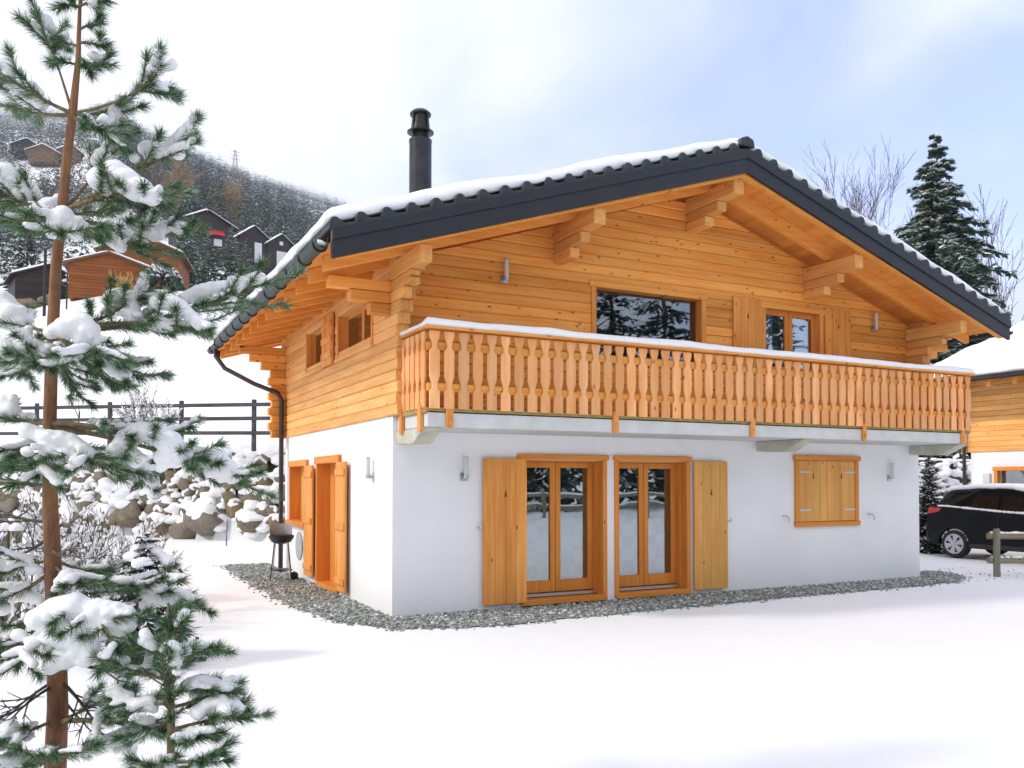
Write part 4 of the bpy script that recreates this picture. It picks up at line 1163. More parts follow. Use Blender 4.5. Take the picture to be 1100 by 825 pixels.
# ------------------------------------------------------------------ boulder walls that hold the slope
M['rock'] = None
def rock_mat():
    m, N, L, B = new_mat('boulder_stone')
    t = N.new('ShaderNodeTexCoord'); A = N.new('ShaderNodeObjectInfo')
    n = N.new('ShaderNodeTexNoise'); n.inputs['Scale'].default_value = 3.8; n.inputs['Detail'].default_value = 10; n.inputs['Roughness'].default_value = .72; L.new(t.outputs['Object'], n.inputs['Vector'])
    r = N.new('ShaderNodeValToRGB'); L.new(n.outputs['Fac'], r.inputs[0])
    r.color_ramp.elements[0].position = .3; r.color_ramp.elements[0].color = (.07, .052, .032, 1)
    r.color_ramp.elements[1].position = .72; r.color_ramp.elements[1].color = (.36, .265, .13, 1)
    e = r.color_ramp.elements.new(.5); e.color = (.19, .145, .08, 1)
    hs = N.new('ShaderNodeMix'); hs.data_type = 'RGBA'; hs.inputs[7].default_value = (.22, .22, .21, 1)
    ml = N.new('ShaderNodeMath'); ml.operation = 'MULTIPLY'; ml.inputs[1].default_value = .55; L.new(A.outputs['Random'], ml.inputs[0])
    L.new(ml.outputs[0], hs.inputs[0]); L.new(r.outputs[0], hs.inputs[6]); L.new(hs.outputs[2], B.inputs['Base Color'])
    B.inputs['Roughness'].default_value = .9
    b = N.new('ShaderNodeBump'); b.inputs['Distance'].default_value = .10; L.new(n.outputs['Fac'], b.inputs['Height']); L.new(b.outputs[0], B.inputs['Normal'])
    return m
M['rock'] = rock_mat()
def rock_np(seed, sx, sy, sz):
    v, f = ICO[2]; rs_ = np.random.RandomState(seed); o = rs_.rand(3) * 50
    out = []
    for p in v:
        q = Vector(p * 1.3 + o); d = 1 + .28 * mnoise.noise(q) + .12 * mnoise.noise(q * 2.6) + .05 * mnoise.noise(q * 6.0)
        out.append(p * d)
    w = np.array(out)
    for _ in range(7):                                     # split faces
        nrm = rs_.normal(size=3); nrm /= np.linalg.norm(nrm); k = rs_.uniform(.55, .85); dd = w @ nrm
        w = w - np.outer(np.clip(dd - k, 0, None) * .85, nrm)
    return w * np.array([sx, sy, sz]), f
def boulder_wall(name, label, xs, count, seed, size=1.0, snow=.9):
    """rough stones of many sizes heaped against the foot of the bank, the big ones at the bottom"""
    rr = random.Random(seed); x0 = xs[0]; base = (x0, float(wall_y(x0)), 0)
    root = thing(name, label, 'stone wall', base)
    placed = []; tries = 0
    while len(placed) < count and tries < 60000:
        tries += 1
        k = len(placed) / count
        x = rr.uniform(*xs); z = (.35 + 2.2 * k + rr.uniform(-.25, .35)); z = min(max(z, .3), 2.65)
        w = size * (rr.choice((.45, .55, .7, .8, .95, 1.2)) if len(placed) > 14 else rr.uniform(1.2, 1.7)) * (1.12 - .14 * z); h = w * rr.uniform(.55, .9)
        y = float(wall_y(x)); sl = float(wall_y(x + .1) - wall_y(x - .1)) / .2; ds = math.hypot(1, sl)
        if any(((x - q[0]) * ds) ** 2 / ((w + q[2]) * .36) ** 2 + (z - q[1]) ** 2 / ((h + q[3]) * .36) ** 2 < 1 for q in placed): continue
        placed.append((x, z, w, h))
        y += -.30 + .26 * z + rr.uniform(-.12, .05)
        v, f = rock_np(seed * 1000 + len(placed), w * .60, w * .45, h * .62)
        Rm = np.array(Matrix.Rotation(math.atan(sl) + rr.uniform(-.3, .3), 3, 'Z') @ Matrix.Rotation(rr.uniform(-.45, .45), 3, 'Y'))
        V = v @ Rm.T + np.array([x, y, z]) - np.array(base)
        o = np_mesh('boulder', V, f, M['rock'], root, smooth=True)
        if rr.random() < snow:
            c0 = V.mean(0); zt = V[:, 2].max(); lim = c0[2] + (zt - c0[2]) * rr.uniform(.1, .7)
            wave = np.array([mnoise.noise(Vector(p * 2.6)) + .6 * mnoise.noise(Vector(p * 6.5)) for p in V]) * .24
            S_ = (V - c0) * 1.04 + c0 + np.array([0, -.02, .05])
            low = S_[:, 2] < lim + wave
            S_[low] = ((V[low] - c0) * .84 + c0)
            np_mesh('boulder_snow', S_, f, M['snow_soft'], o, smooth=True)
    # snow drifted into the gaps between the stones
    bl = []
    for _ in range(int(count * 2.0)):
        x = rr.uniform(*xs); z = rr.uniform(.1, 2.75); y = float(wall_y(x)) - .30 + .26 * z + rr.uniform(-.22, .12); r_ = rr.uniform(.10, .30)
        bl.append((x - base[0], y - base[1], z, r_ * rr.uniform(.8, 1.7), r_, r_ * rr.uniform(.4, .7)))
    blob_snow('drifted_snow', bl, M['snow_soft'], root, .05, .07, tex=.25)
    eb = MB()                                                # the earth behind the stones
    n_ = 24
    vs = []
    for i in range(n_ + 1):
        x = xs[0] + (xs[1] - xs[0]) * i / n_; y = float(wall_y(x)); vs += [(x - base[0], y - base[1] + .02, -.1), (x - base[0], y - base[1] + .62, 2.7)]
    eb.add(vs, [(2 * i, 2 * i + 2, 2 * i + 3, 2 * i + 1) for i in range(n_)])
    eb.build('earth_fill', simple('frozen_earth', (.06, .048, .036), .95, nscale=5, namp=.5, bump=.05, bscale=8), root, fixn=False)
    return root
boulder_wall('boulder_wall', 'snow-covered brown boulder wall behind the garden, left of the house', (-7.5, 2.7), 170, 4, size=.82)
boulder_wall('boulder_wall', 'snowy boulder bank seen in the gap right of the white wall', (23.0, 33.5), 110, 9, size=1.0, snow=.9)

# snow lying over the top of the wall
bl = []; rr = random.Random(8)
for x in np.arange(-7.5, 3.2, .22):
    y = float(wall_y(x)) + rr.uniform(.25, .9); bl.append((x, y, 2.72 + rr.uniform(-.05, .10), .34, .45, .20))
tag(blob_snow('snow_bank', bl, M['snow'], None, .07, .06, tex=.5), 'rounded snow lip along the top of the boulder wall', 'snow', kind='structure')

# ------------------------------------------------------------------ fence above the wall
def pasture_fence():
    A = at(20, 470, 27.5); Bp = at(330, 472, 24.0)
    f = thing('pasture_fence', 'dark three-rail wooden fence on the snow above the boulder wall', 'fence', (float(A[0]), float(A[1]), 0))
    m = wood('dark_fence_wood', (.105, .093, .105), (.055, .047, .053), 'x', .2, rough=.7, vary=.2)
    d = Bp - A; L_ = float(np.hypot(d[0], d[1])); a = math.atan2(d[1], d[0]); f.rotation_euler = (0, 0, a)
    posts = []
    for px in (-40, 40, 120, 197, 274, 345):
        k = (px - 20) / 310; P = at(px, 470, 27.5 + (24.0 - 27.5) * k); posts.append(((1 if px > 20 else -1) * float(np.hypot(P[0] - A[0], P[1] - A[1])), float(P[2])))
    for s, z in posts:
        p = MB(); p.box(s - .06, s + .06, -.05, .05, z - .4, z + 1.10); p.build('post', m, f, bevel=.015)
    for (s0, z0), (s1, z1) in zip(posts[:-1], posts[1:]):
        for h in (.12, .54, .94):
            p = MB(); p.hexa([(s0 + .03, -.10, z0 + h - .05), (s1 + .06, -.10, z1 + h - .05), (s1 + .06, -.055, z1 + h - .05), (s0 + .03, -.055, z0 + h - .05), (s0 + .03, -.10, z0 + h + .06), (s1 + .06, -.10, z1 + h + .06), (s1 + .06, -.055, z1 + h + .06), (s0 + .03, -.055, z0 + h + .06)])
            o = p.build('rail', m, f, bevel=.01)
pasture_fence()

# ------------------------------------------------------------------ trees: generators
M['trunk'] = bark_mat('spruce_bark', (.07, .052, .04), (.14, .11, .085), 9)
M['spruce'] = leaf_mat('spruce_needles', (.020, .050, .028), (.065, .125, .060))
M['spruce_dark'] = leaf_mat('dark_spruce_needles', (.012, .026, .020), (.030, .055, .040))  # a second, darker needle green for the dark conifers
M['larch'] = simple('dry_larch_twigs', (.30, .20, .10), .8, nscale=2, namp=.3)
M['twig'] = simple('grey_bark_twigs', (.11, .085, .08), .8, nscale=2, namp=.35)
M['dark_twig'] = simple('dark_wet_twigs', (.045, .035, .032), .7, nscale=2, namp=.35)
M['gold_twig'] = simple('golden_dry_stems', (.55, .32, .09), .8, nscale=2, namp=.35)

def spruce_arrays(H, Rd, seed, levels, nb, tw, droop=.35, snow=.6, wide=.10, z0=.06, lf=.42, taper=.92):
    """drooping branch sprays as kite-shaped leaf faces, and the snow that lies on them"""
    rs_ = np.random.RandomState(seed); K, Sn = [], []
    for i in range(levels):
        t = i / levels
        z = H * (z0 + (1 - z0) * t ** .92) * rs_.uniform(.985, 1.015)
        L0 = Rd * ((1 - t) ** taper) * (.95 if t > .1 else .8) + .015 * Rd
        n = max(3, int(nb * (1 - .4 * t)))
        a0 = rs_.rand() * 6.28
        for b in range(n):
            a = a0 + 6.283 * b / n + rs_.normal(0, .22); L_ = L0 * rs_.uniform(.55, 1.28)
            d = np.array([math.cos(a), math.sin(a), 0]); s_ = np.array([-d[1], d[0], 0])
            sl = rs_.normal(.38 * t - .05, .07)
            zb = z + rs_.normal(0, H / levels * .42)
            def pos(u): return np.array([0, 0, zb]) + d * L_ * u + np.array([0, 0, L_ * (sl * u - droop * u * u + .14 * u ** 4)])
            for k in range(tw):
                u = (k + .6 + rs_.uniform(-.3, .3)) / tw; u = min(max(u, .06), 1)
                p = pos(u); l = L_ * (lf * (1 - .62 * u)) * rs_.uniform(.7, 1.25) + .03 * Rd
                for sg in (-1, 1):
                    q = d * rs_.uniform(.55, .95) + s_ * sg * rs_.uniform(.45, .95) + np.array([0, 0, rs_.uniform(-.75, .18)])
                    q /= np.linalg.norm(q); tip = p + q * l
                    wv = np.cross(q, [0, 0, 1]); wv /= np.linalg.norm(wv) + 1e-6
                    wv = wv * math.cos(.6 * sg) + np.array([0, 0, 1]) * rs_.normal(0, .45)
                    m = p + q * l * .45; w = wv * (l * .19 + wide * .12 * Rd * .3)
                    K.append((p, m + w, tip, m - w))
                    if rs_.rand() < snow * (.55 + .45 * u):
                        up = np.array([0, 0, .012 * Rd + .02]); k2 = rs_.uniform(.65, 1.0); wf = np.cross(q, [0, 0, 1]); wf /= np.linalg.norm(wf) + 1e-6; ww = wf * l * .20
                        Sn.append((p + up, m + ww + up, p + (tip - p) * k2 + up * 1.2, m - ww + up))
                if rs_.rand() < .45:                      # twigs that hang from the branch
                    hl = l * rs_.uniform(.35, .7); hp = p + d * rs_.normal(0, .1) * l; hw = (s_ * math.cos(k) + d * math.sin(k)) * hl * .2
                    ht = hp + np.array([rs_.normal(0, .15) * hl, rs_.normal(0, .15) * hl, -hl]); hm = hp + (ht - hp) * .5
                    K.append((hp, hm + hw, ht, hm - hw))
            tip = pos(1.0); p = pos(.55); w = s_ * L_ * .07
            K.append((p, (p + tip) / 2 + w, tip + d * .05 * L_, (p + tip) / 2 - w))
    return np.array(K), np.array(Sn) if Sn else np.zeros((0, 4, 3))
_sp = {}
def spruce(label, group, loc, H, Rd, seed, levels, nb, tw, droop=.35, snow=.6, mat='spruce', cat='tree', name='spruce_tree', z0=.06, lf=.42, taper=.92):
    root = thing(name, label, cat, loc, 0, group)
    K, Sn = spruce_arrays(H, Rd, seed, levels, nb, tw, droop, snow, z0=z0, lf=lf, taper=taper)
    t = MB(); t.tube([(0, 0, -.6), (0, 0, H * .3), (.01 * H, 0, H * .7), (0, 0, H * .985)], [H * .014, H * .011, H * .006, H * .0015], 9)
    t.build('trunk', M['trunk'], root, smooth=True)
    kites_mesh('foliage', K, M[mat], root, rnd=np.random.RandomState(seed).rand(len(K)))
    if len(Sn): kites_mesh('branch_snow', Sn, M['snow_soft'], root)
    return root
def branching(base, d, length, r, depth, rs_, segs, spread=.5, n=(2, 4), up=.15, shrink=.66, wob=.12, parts=3):
    p = np.array(base, float); d = np.array(d, float); d /= np.linalg.norm(d)
    nodes = []
    for k in range(parts):
        d2 = d + rs_.normal(0, wob, 3) + np.array([0, 0, up * .3]); d2 /= np.linalg.norm(d2)
        q = p + d2 * length / parts; r2 = r * (1 - .5 * (k + 1) / parts)
        segs.append((tuple(p), tuple(q), r * (1 - .5 * k / parts), r2)); p, d = q, d2; nodes.append((p.copy(), d.copy(), r2))
    if depth <= 0: return
    for (q, dd, rr_) in nodes:
        for _ in range(rs_.randint(n[0], n[1] + 1) if q is nodes[-1][0] else rs_.randint(max(1, n[0] - 1), n[1])):
            s = rs_.normal(0, 1, 3); s -= dd * (s @ dd); s /= np.linalg.norm(s) + 1e-6
            nd = dd * math.cos(spread) + s * math.sin(spread) * rs_.uniform(.7, 1.2) + np.array([0, 0, up])
            branching(q, nd, length * shrink * rs_.uniform(.65, 1.1), max(rr_ * .72, .003), depth - 1, rs_, segs, spread, n, up, shrink, wob, parts)
def bare_tree(label, loc, H, seed, stems=1, depth=4, r=.12, mat='twig', group=None, spread=.42, cat='tree', name='bare_tree', lean=.12, up=.18, minr=None, n=(1, 3)):
    rs_ = np.random.RandomState(seed); root = thing(name, label, cat, loc, 0, group); segs = []
    for s in range(stems):
        a = 6.28 * s / stems + rs_.rand(); branching((.15 * math.cos(a) * (stems > 1), .15 * math.sin(a) * (stems > 1), -.3), (lean * math.cos(a), lean * math.sin(a), 1), H * .46 * rs_.uniform(.75, 1.0), r, depth, rs_, segs, spread, n, up)
    if minr: segs = [(a, b, max(c, minr), max(d, minr * .8)) for a, b, c, d in segs]
    kc = max(2, int(len(segs) * .0) + 3 * stems)
    trunk_ids = [i for i, s in enumerate(segs) if s[2] > r * .49]
    crown = [s for i, s in enumerate(segs) if i not in set(trunk_ids)]
    segs_mesh('trunk', [segs[i] for i in trunk_ids], M[mat], root, 7)
    if crown: segs_mesh('crown', crown, M[mat], root, 4)
    return root
def gz(x, y): return float(ground_z(x, y))
def gpt(px, d):
    """a spot on the ground under a column of the picture, d metres away in depth"""
    p = at(px, 517, d); return (float(p[0]), float(p[1]), gz(p[0], p[1]))

# trees beyond the house on the right
x, y, z = gpt(1010, 45); spruce('tall dark green spruce rising behind the right roof slope', None, (x, y, z), 17.3, 6.0, 21, 46, 11, 22, .56, .9, lf=.25, taper=.92)
p = at(995, 560, 21.5); spruce('slim dark evergreen growing tight behind the right corner of the white wall', None, (float(p[0]) + .1, float(p[1]), 0), 2.75, .60, 33, 34, 13, 7, .15, .30, mat='spruce_dark', name='evergreen_shrub', cat='shrub', z0=.02)
x, y, z = gpt(893, 60); bare_tree('bare thin-stemmed tree behind the roof, left of the tall spruce', (x, y, z), 21.0, 5, 3, 4, .10, minr=.013, lean=.12, spread=.36, n=(1, 3), up=.2)
x, y, z = gpt(1096, 46); bare_tree('bare grey tree at the right edge above the neighbouring roof', (x, y, z), 16.0, 8, 2, 4, .12, minr=.014, lean=.2, n=(1, 2), spread=.4)
for i, (px, d, H, lb) in enumerate(((1012, 62, 12.0, 'dark spruce top glimpsed under the right roof corner'), (1035, 66, 11.0, 'spruce far behind, low between the two chalets'))):
    x, y, z = gpt(px, d); spruce(lb, None, (x, y, z), H * .62, 2.6, 60 + i, 20, 8, 4, .4, .5, mat='spruce_dark')

# spruces and larches on the slope: (picture column, depth, height, radius, label)
hs = [(195, 80, 6.6, 2.3, 'snowy spruce standing right of the rear orange cabin'),
      (222, 84, 5.9, 1.9, 'small snowy spruce in the middle of the row before the dark cabins'),
      (247, 86, 6.6, 2.2, 'bushy snow-laden spruce just left of the roof snow'),
      (262, 88, 5.6, 1.9, 'short snowy spruce half behind its bushy neighbour'),
      (205, 88, 6.4, 2.0, 'spruce behind the front row, under the red awning'),
      (262, 190, 19, 5.2, 'pointed spruce behind the dark cabin row, left one'),
      (284, 195, 20, 5.0, 'dense spruce behind the dark cabins, middle one'),
      (300, 200, 21, 5.4, 'tallest spruce behind the dark cabins'),
      (232, 205, 20, 5.4, 'snow-dusted spruce left of the golden larch'),
      (212, 215, 21, 5.6, 'broad snowy spruce high on the slope above the awning'),
      (198, 210, 19, 5.0, 'frosted spruce at the left of the high group'),
      (318, 225, 17, 4.6, 'spruce beside the small golden larch near the roof'),
      (230, 180, 11, 3.4, 'low spruce between the larch and the dark cabins')]
for i, (px, d, H, r_, lb) in enumerate(hs):
    x, y, z = gpt(px, d); spruce(lb, 'spruces on the slope behind the house', (x, y, z), H * (1.2 if d < 100 else 1), r_ * (1.1 if d < 100 else 1), 100 + i, 24 if d < 100 else 22, 8, 5 if d < 100 else 4, .38, 1.0, mat='spruce')
for i, (px, d, H, lb) in enumerate(((248, 215, 21, 'tall golden brown larch without snow above the dark cabins'), (338, 230, 12, 'low golden brown larch beside the roof edge'), (178, 190, 16, 'brownish bare trees left of the snowy spruces'), (150, 180, 15, 'brownish bare tree seen between the pine branches'), (30, 150, 13, 'grey bare tree at the far left behind the pine'))):
    x, y, z = gpt(px, d); bare_tree(lb, (x, y, z), H, 40 + i, 5, 4, .22, mat='larch' if i < 3 else 'twig', minr=.05, lean=.12, spread=.5, name='larch_tree' if i < 2 else 'bare_tree', n=(1, 3))
# the shrubs by the orange cabin
def round_bush(label, loc, r, seed):
    root = thing('round_bush', label, 'bush', loc); rs_ = np.random.RandomState(seed); K, Sn = [], []
    for _ in range(900):
        v = rs_.normal(size=3); v /= np.linalg.norm(v); v[2] = abs(v[2]) * 1.1 - .1; p = v * r * rs_.uniform(.72, 1.0); q = v + rs_.normal(0, .5, 3); q /= np.linalg.norm(q); l = r * rs_.uniform(.16, .30)
        wv = np.cross(q, rs_.normal(size=3)); wv /= np.linalg.norm(wv); p = p + np.array([0, 0, r * .15])
        K.append((p, p + q * l * .5 + wv * l * .3, p + q * l, p + q * l * .5 - wv * l * .3))
        if v[2] > .25 and rs_.rand() < .75: Sn.append((p + [0, 0, .1 * r], p + q * l * .5 + wv * l * .4 + [0, 0, .12 * r], p + q * l + [0, 0, .1 * r], p + q * l * .5 - wv * l * .4 + [0, 0, .12 * r]))
    kites_mesh('foliage', K, M['spruce_dark'], root, rnd=rs_.rand(len(K))); kites_mesh('branch_snow', Sn, M['snow_soft'], root)
    s = MB(); s.tube([(0, 0, -.3), (0, 0, r * .8)], [.12, .05], 7); s.build('stem', M['trunk'], root)
x, y, z = gpt(171, 60); round_bush('round clipped evergreen bush with snow, right of the orange cabin', (x, y, z), 1.35, 3)
x, y, z = gpt(88, 66); round_bush('small snowy evergreen bush left behind the orange cabin', (x, y, z), 1.5, 6)
x, y, z = gpt(134, 56); bare_tree('golden dry bush of arching stems in front of the orange cabin', (x, y, z), 2.6, 77, 12, 2, .035, mat='gold_twig', cat='bush', name='golden_bush', lean=.75, minr=.014, spread=.5, n=(1, 3))
x, y, z = gpt(25, 72); spruce('dark evergreen beside the low shed at the far left', None, (x, y, z), 7.5, 2.8, 140, 20, 8, 5, .3, .5, mat='spruce_dark')

# ------------------------------------------------------------------ cabins on the slope
M['cabin_orange'] = wood('orange_cabin_boards', (.30, .095, .024), (.22, .065, .015), 'x', 0, vary=.15)
M['cabin_dark'] = wood('dark_cabin_boards', (.045, .035, .033), (.03, .022, .02), 'x', 0, vary=.2)
M['cabin_brown'] = wood('brown_cabin_boards', (.22, .13, .07), (.15, .08, .04), 'x', 0, vary=.2)
M['pale_panel'] = simple('white_cabin_panel', (.62, .62, .63), .8, nscale=2, namp=.06)
def cabin(label, loc, w, l, hwall, rise, mat, rz, over=.5, openings=(), snow=.28, gable_attic=None, awning=False, base=None):
    """gable end towards local -y; openings: (x0, x1, z0, z1, material)"""
    c = thing('cabin', label, 'cabin', loc, rz)
    b = MB(); b.rng = random.Random(3); z = -1.0
    while z < hwall + rise:
        z1 = min(z + .22, hwall + rise); k = lambda q: w / 2 if q <= hwall else max(.02, w / 2 * (1 - (q - hwall) / rise))
        h0, h1 = k(z), k(z1)
        b.hexa([(-h0, -l / 2, z), (h0, -l / 2, z), (h0, l / 2, z), (-h0, l / 2, z), (-h1, -l / 2, z1 - .015), (h1, -l / 2, z1 - .015), (h1, l / 2, z1 - .015), (-h1, l / 2, z1 - .015)]); z = z1
    b.build('wall', M[mat], c)
    r = MB(); t = .12; s = rise / (w / 2)
    for sg in (-1, 1):
        x1 = sg * (w / 2 + over); zl = hwall - s * over
        r.hexa([(0, -l / 2 - over, hwall + rise), (x1, -l / 2 - over, zl), (x1, l / 2 + over, zl), (0, l / 2 + over, hwall + rise), (0, -l / 2 - over, hwall + rise + t), (x1, -l / 2 - over, zl + t), (x1, l / 2 + over, zl + t), (0, l / 2 + over, hwall + rise + t)])
    rf_ = r.build('roof', M['cabin_brown'] if mat != 'cabin_dark' else M['cabin_dark'], c)
    snow_sheet('roof_snow', -w / 2 - over + .04, w / 2 + over - .04, -l / 2 - over + .03, l / 2 + over - .03, lambda x: hwall + rise + t - s * math.sqrt(x * x + .02), snow, 26, 22, rf_, int(w * 10), edge=.3, wob=.03)
    for (x0, x1, z0, z1, mm) in openings:
        f = MB(); f.box(x0 - .1, x1 + .1, -l / 2 - .05, -l / 2 + .05, z0 - .1, z1 + .1); fo = f.build('window', M[mat], c, bevel=.01)
        p = MB(); p.box(x0, x1, -l / 2 - .07, -l / 2 - .051, z0, z1); p.build('pane', M[mm], fo)
    if awning:
        a = MB(); a.hexa([(-w * .3, -l / 2 - 1.5, hwall * .55), (w * .3, -l / 2 - 1.5, hwall * .55), (w * .3, -l / 2 - .01, hwall * .8), (-w * .3, -l / 2 - .01, hwall * .8), (-w * .3, -l / 2 - 1.5, hwall * .55 + .45), (w * .3, -l / 2 - 1.5, hwall * .55 + .45), (w * .3, -l / 2 - .01, hwall * .8 + .1), (-w * .3, -l / 2 - .01, hwall * .8 + .1)])
        a.build('awning', simple('red_awning_cloth', (.55, .02, .03), .7, nscale=5, namp=.15), c)
    return c
x, y, z = gpt(118, 61); cabin('small orange cabin with white-edged roof, nearest on the slope', (x, y, z), 5.0, 5.5, 1.35, .85, 'cabin_orange', R(-6), .35, (), .16)
x, y, z = gpt(156, 73); cabin('larger orange cabin standing behind and above the small one', (x, y, z + .3), 6.0, 6.0, 2.6, 1.25, 'cabin_orange', R(-14), .5, (), .2)
x, y, z = gpt(213, 150); cabin('dark cabin with a red awning among the spruces', (x, y, z + 1.2), 9.0, 8, 4.6, 2.2, 'cabin_dark', R(8), .9, ((1.2, 2.6, 1, 2.2, 'pale_panel'),), .3, awning=True)
for i, (px, d, lb) in enumerate(((262, 160, 'dark cabin with a narrow white window, left one of the row of three'), (291, 163, 'dark cabin with a big white window, middle one of the row of three'), (322, 166, 'dark cabin next to the roof edge, right one of the row of three'))):
    x, y, z = gpt(px, d)
    cabin(lb, (x, y, z + .6), 5.4, 8, 5.2, 2.0, 'cabin_dark', R(12), .55, ((-.9, 1.3, .5, 4.0, 'pale_panel'), (-.35, .35, 5.2, 5.9, 'pale_panel')) if i else ((.1, 1.5, .5, 4.3, 'pale_panel'),), .3)
def deck_rail():
    a, b = gpt(258, 152), gpt(345, 158); f = thing('deck_railing', 'dark wooden railing on the snow before the row of dark cabins', 'railing', a)
    L_ = math.hypot(b[0] - a[0], b[1] - a[1]); f.rotation_euler = (0, 0, math.atan2(b[1] - a[1], b[0] - a[0])); dz = (b[2] - a[2]) / L_
    for i in range(9):
        s = L_ * i / 8; p = MB(); p.box(s - .08, s + .08, -.08, .08, dz * s - .5, dz * s + 2.0); p.build('post', M['cabin_dark'], f)
    for h in (.8, 1.3, 1.9):
        p = MB(); p.hexa([(0, -.05, h - .1), (L_, -.05, dz * L_ + h - .1), (L_, .05, dz * L_ + h - .1), (0, .05, h - .1), (0, -.05, h + .1), (L_, -.05, dz * L_ + h + .1), (L_, .05, dz * L_ + h + .1), (0, .05, h + .1)]); p.build('rail', M['cabin_dark'], f)
deck_rail()
for i, (px, d, w, lb) in enumerate(((44, 330, 10.5, 'brown cabin with snowy roof high on the forest edge'), (24, 345, 9, 'grey snow-roofed cabin left of the brown one on the forest edge'), (68, 335, 8, 'low cabin hiding behind the pine trunk on the forest edge'))):
    x, y, z = gpt(px, d); cabin(lb, (x, y, z + 1), w, 9, 3.2, 2.6, 'cabin_brown' if i != 1 else 'cabin_dark', R(-8 + 10 * i), 1.2, (), .5)
x, y, z = gpt(45, 68); cabin('low dark shed at the left, half hidden by the pine trunk', (x, y, z), 4.6, 4, 1.6, 1.0, 'cabin_dark', R(10), .4, (), .2)
for i, (px, d, lb) in enumerate(((24, 58, 'long grey snow-capped boulder lying on the slope at the left'), (49, 59, 'smaller grey boulder on the slope beside the pine trunk'))):
    x, y, z = gpt(px, d); v, f = rock_np(900 + i, 1.0 - .3 * i, .7, .55); tag(np_mesh('boulder', v + np.array([x, y, z + .3]), f, M['rock'], smooth=True), lb, 'boulder')
for px, d, h, lb in ((45, 50, 4.0, 'slim dark pole standing in the snow left of the pine trunk'), (69, 52, 2.2, 'thin dark stake in the snow just right of the pine trunk')):
    x, y, z = gpt(px, d); m_ = MB(); m_.tube([(x, y, z - .3), (x + .03, y, z + h)], [.09 if px == 45 else .05, .08 if px == 45 else .04], 8); tag(m_.build('pole', M['cabin_dark'], smooth=True), lb, 'pole')
p = at(243, 590, 23.5); m_ = MB(); m_.tube([(float(p[0]), float(p[1]), -.1), (float(p[0]) + .02, float(p[1]), .75)], [.018, .010], 6); tag(m_.build('stake', M['twig']), 'thin bare stick standing in the snow before the boulder wall', 'stick')

# ------------------------------------------------------------------ the forest of the mountainside: one mass nobody could count
def forest():
    rs_ = np.random.RandomState(12); protoN = []; protoF = []
    for s in range(6):
        K, Sn = spruce_arrays(1.0, .23, 300 + s, 11, 6, 2, .4, .26, z0=.02); protoN.append((K, Sn))
        K, Sn = spruce_arrays(1.0, .22, 320 + s, 7, 5, 1, .4, .10, z0=.02); protoF.append((K, Sn))
    V, MI, RN = [], [], []
    def plant(x, y, protos, H):
        z = ground_z(x, y)
        for i in range(len(x)):
            K, Sn = protos[rs_.randint(len(protos))]; a = rs_.rand() * 6.28; c, s = math.cos(a), math.sin(a)
            Q = np.concatenate([K, Sn]); P = np.empty_like(Q)
            P[..., 0] = (Q[..., 0] * c - Q[..., 1] * s) * H[i] + x[i]; P[..., 1] = (Q[..., 0] * s + Q[..., 1] * c) * H[i] + y[i]; P[..., 2] = Q[..., 2] * H[i] + z[i]
            V.append(P); MI.append(np.r_[np.zeros(len(K), int), np.ones(len(Sn), int)]); RN.append(rs_.rand(len(Q)) * .6 + rs_.rand() * .4)
    def scatter(n, r0, r1, a0, a1):
        r = np.sqrt(rs_.uniform(r0 ** 2, r1 ** 2, n)); a = np.radians(rs_.uniform(a0, a1, n)); return CAM[0] + r * np.sin(a), CAM[1] + r * np.cos(a)
    x, y = scatter(1350, 235, 430, -9, 26)
    keep = ~((y > 300) & (y < 380) & (np.abs(x + 17) < 26)); x, y = x[keep], y[keep]
    plant(x, y, protoN, rs_.uniform(11, 19, len(x)))
    x, y = scatter(170, 125, 240, -9, 1.0); plant(x, y, protoN, rs_.uniform(8, 15, len(x)))
    x, y = scatter(150, 185, 240, 2, 26); plant(x, y, protoN, rs_.uniform(9, 15, len(x)))
    x, y = scatter(10500, 410, 1050, -8, 24); plant(x, y, protoF, rs_.uniform(9, 15, len(x)))
    a = np.radians(np.linspace(-8, 24, 420)); r = rs_.uniform(880, 940, 420); plant(CAM[0] + r * np.sin(a), CAM[1] + r * np.cos(a), protoF, rs_.uniform(7, 14, 420))
    o = kites_mesh('forest', np.concatenate(V), [M['spruce_dark'], M['forest_snow']], None, np.concatenate(MI), rnd=np.concatenate(RN))
    tag(o, 'snow-dusted conifer forest covering the mountainside behind the cabins', 'forest', kind='stuff')
M['forest_snow'] = snow_mat('forest_snow', bump=.01, scale=5, col=(.80, .81, .84))
forest()
def pylon():
    a = math.radians(8.9); x, y = CAM[0] + 930 * math.sin(a), CAM[1] + 930 * math.cos(a); z = gz(x, y); t = thing('pylon', 'faint lattice pylon on the ridge line left of the chimney', 'pylon', (x, y, z)); sg = []
    H = 26
    for sx in (-1, 1):
        for sy in (-1, 1): sg.append(((3 * sx, 3 * sy, 0), (.6 * sx, .6 * sy, H), .22, .18))
    for k in range(6):
        z0, z1 = H * k / 6, H * (k + 1) / 6; w0, w1 = 3 - 2.4 * k / 6, 3 - 2.4 * (k + 1) / 6
        sg += [((-w0, -w0, z0), (w1, -w1, z1), .12, .12), ((w0, -w0, z0), (-w1, -w1, z1), .12, .12)]
    for h in (16, 20, 24): sg.append(((-5, 0, h), (5, 0, h), .2, .2))
    segs_mesh('lattice', sg, M['stove'], t, 4)
pylon()

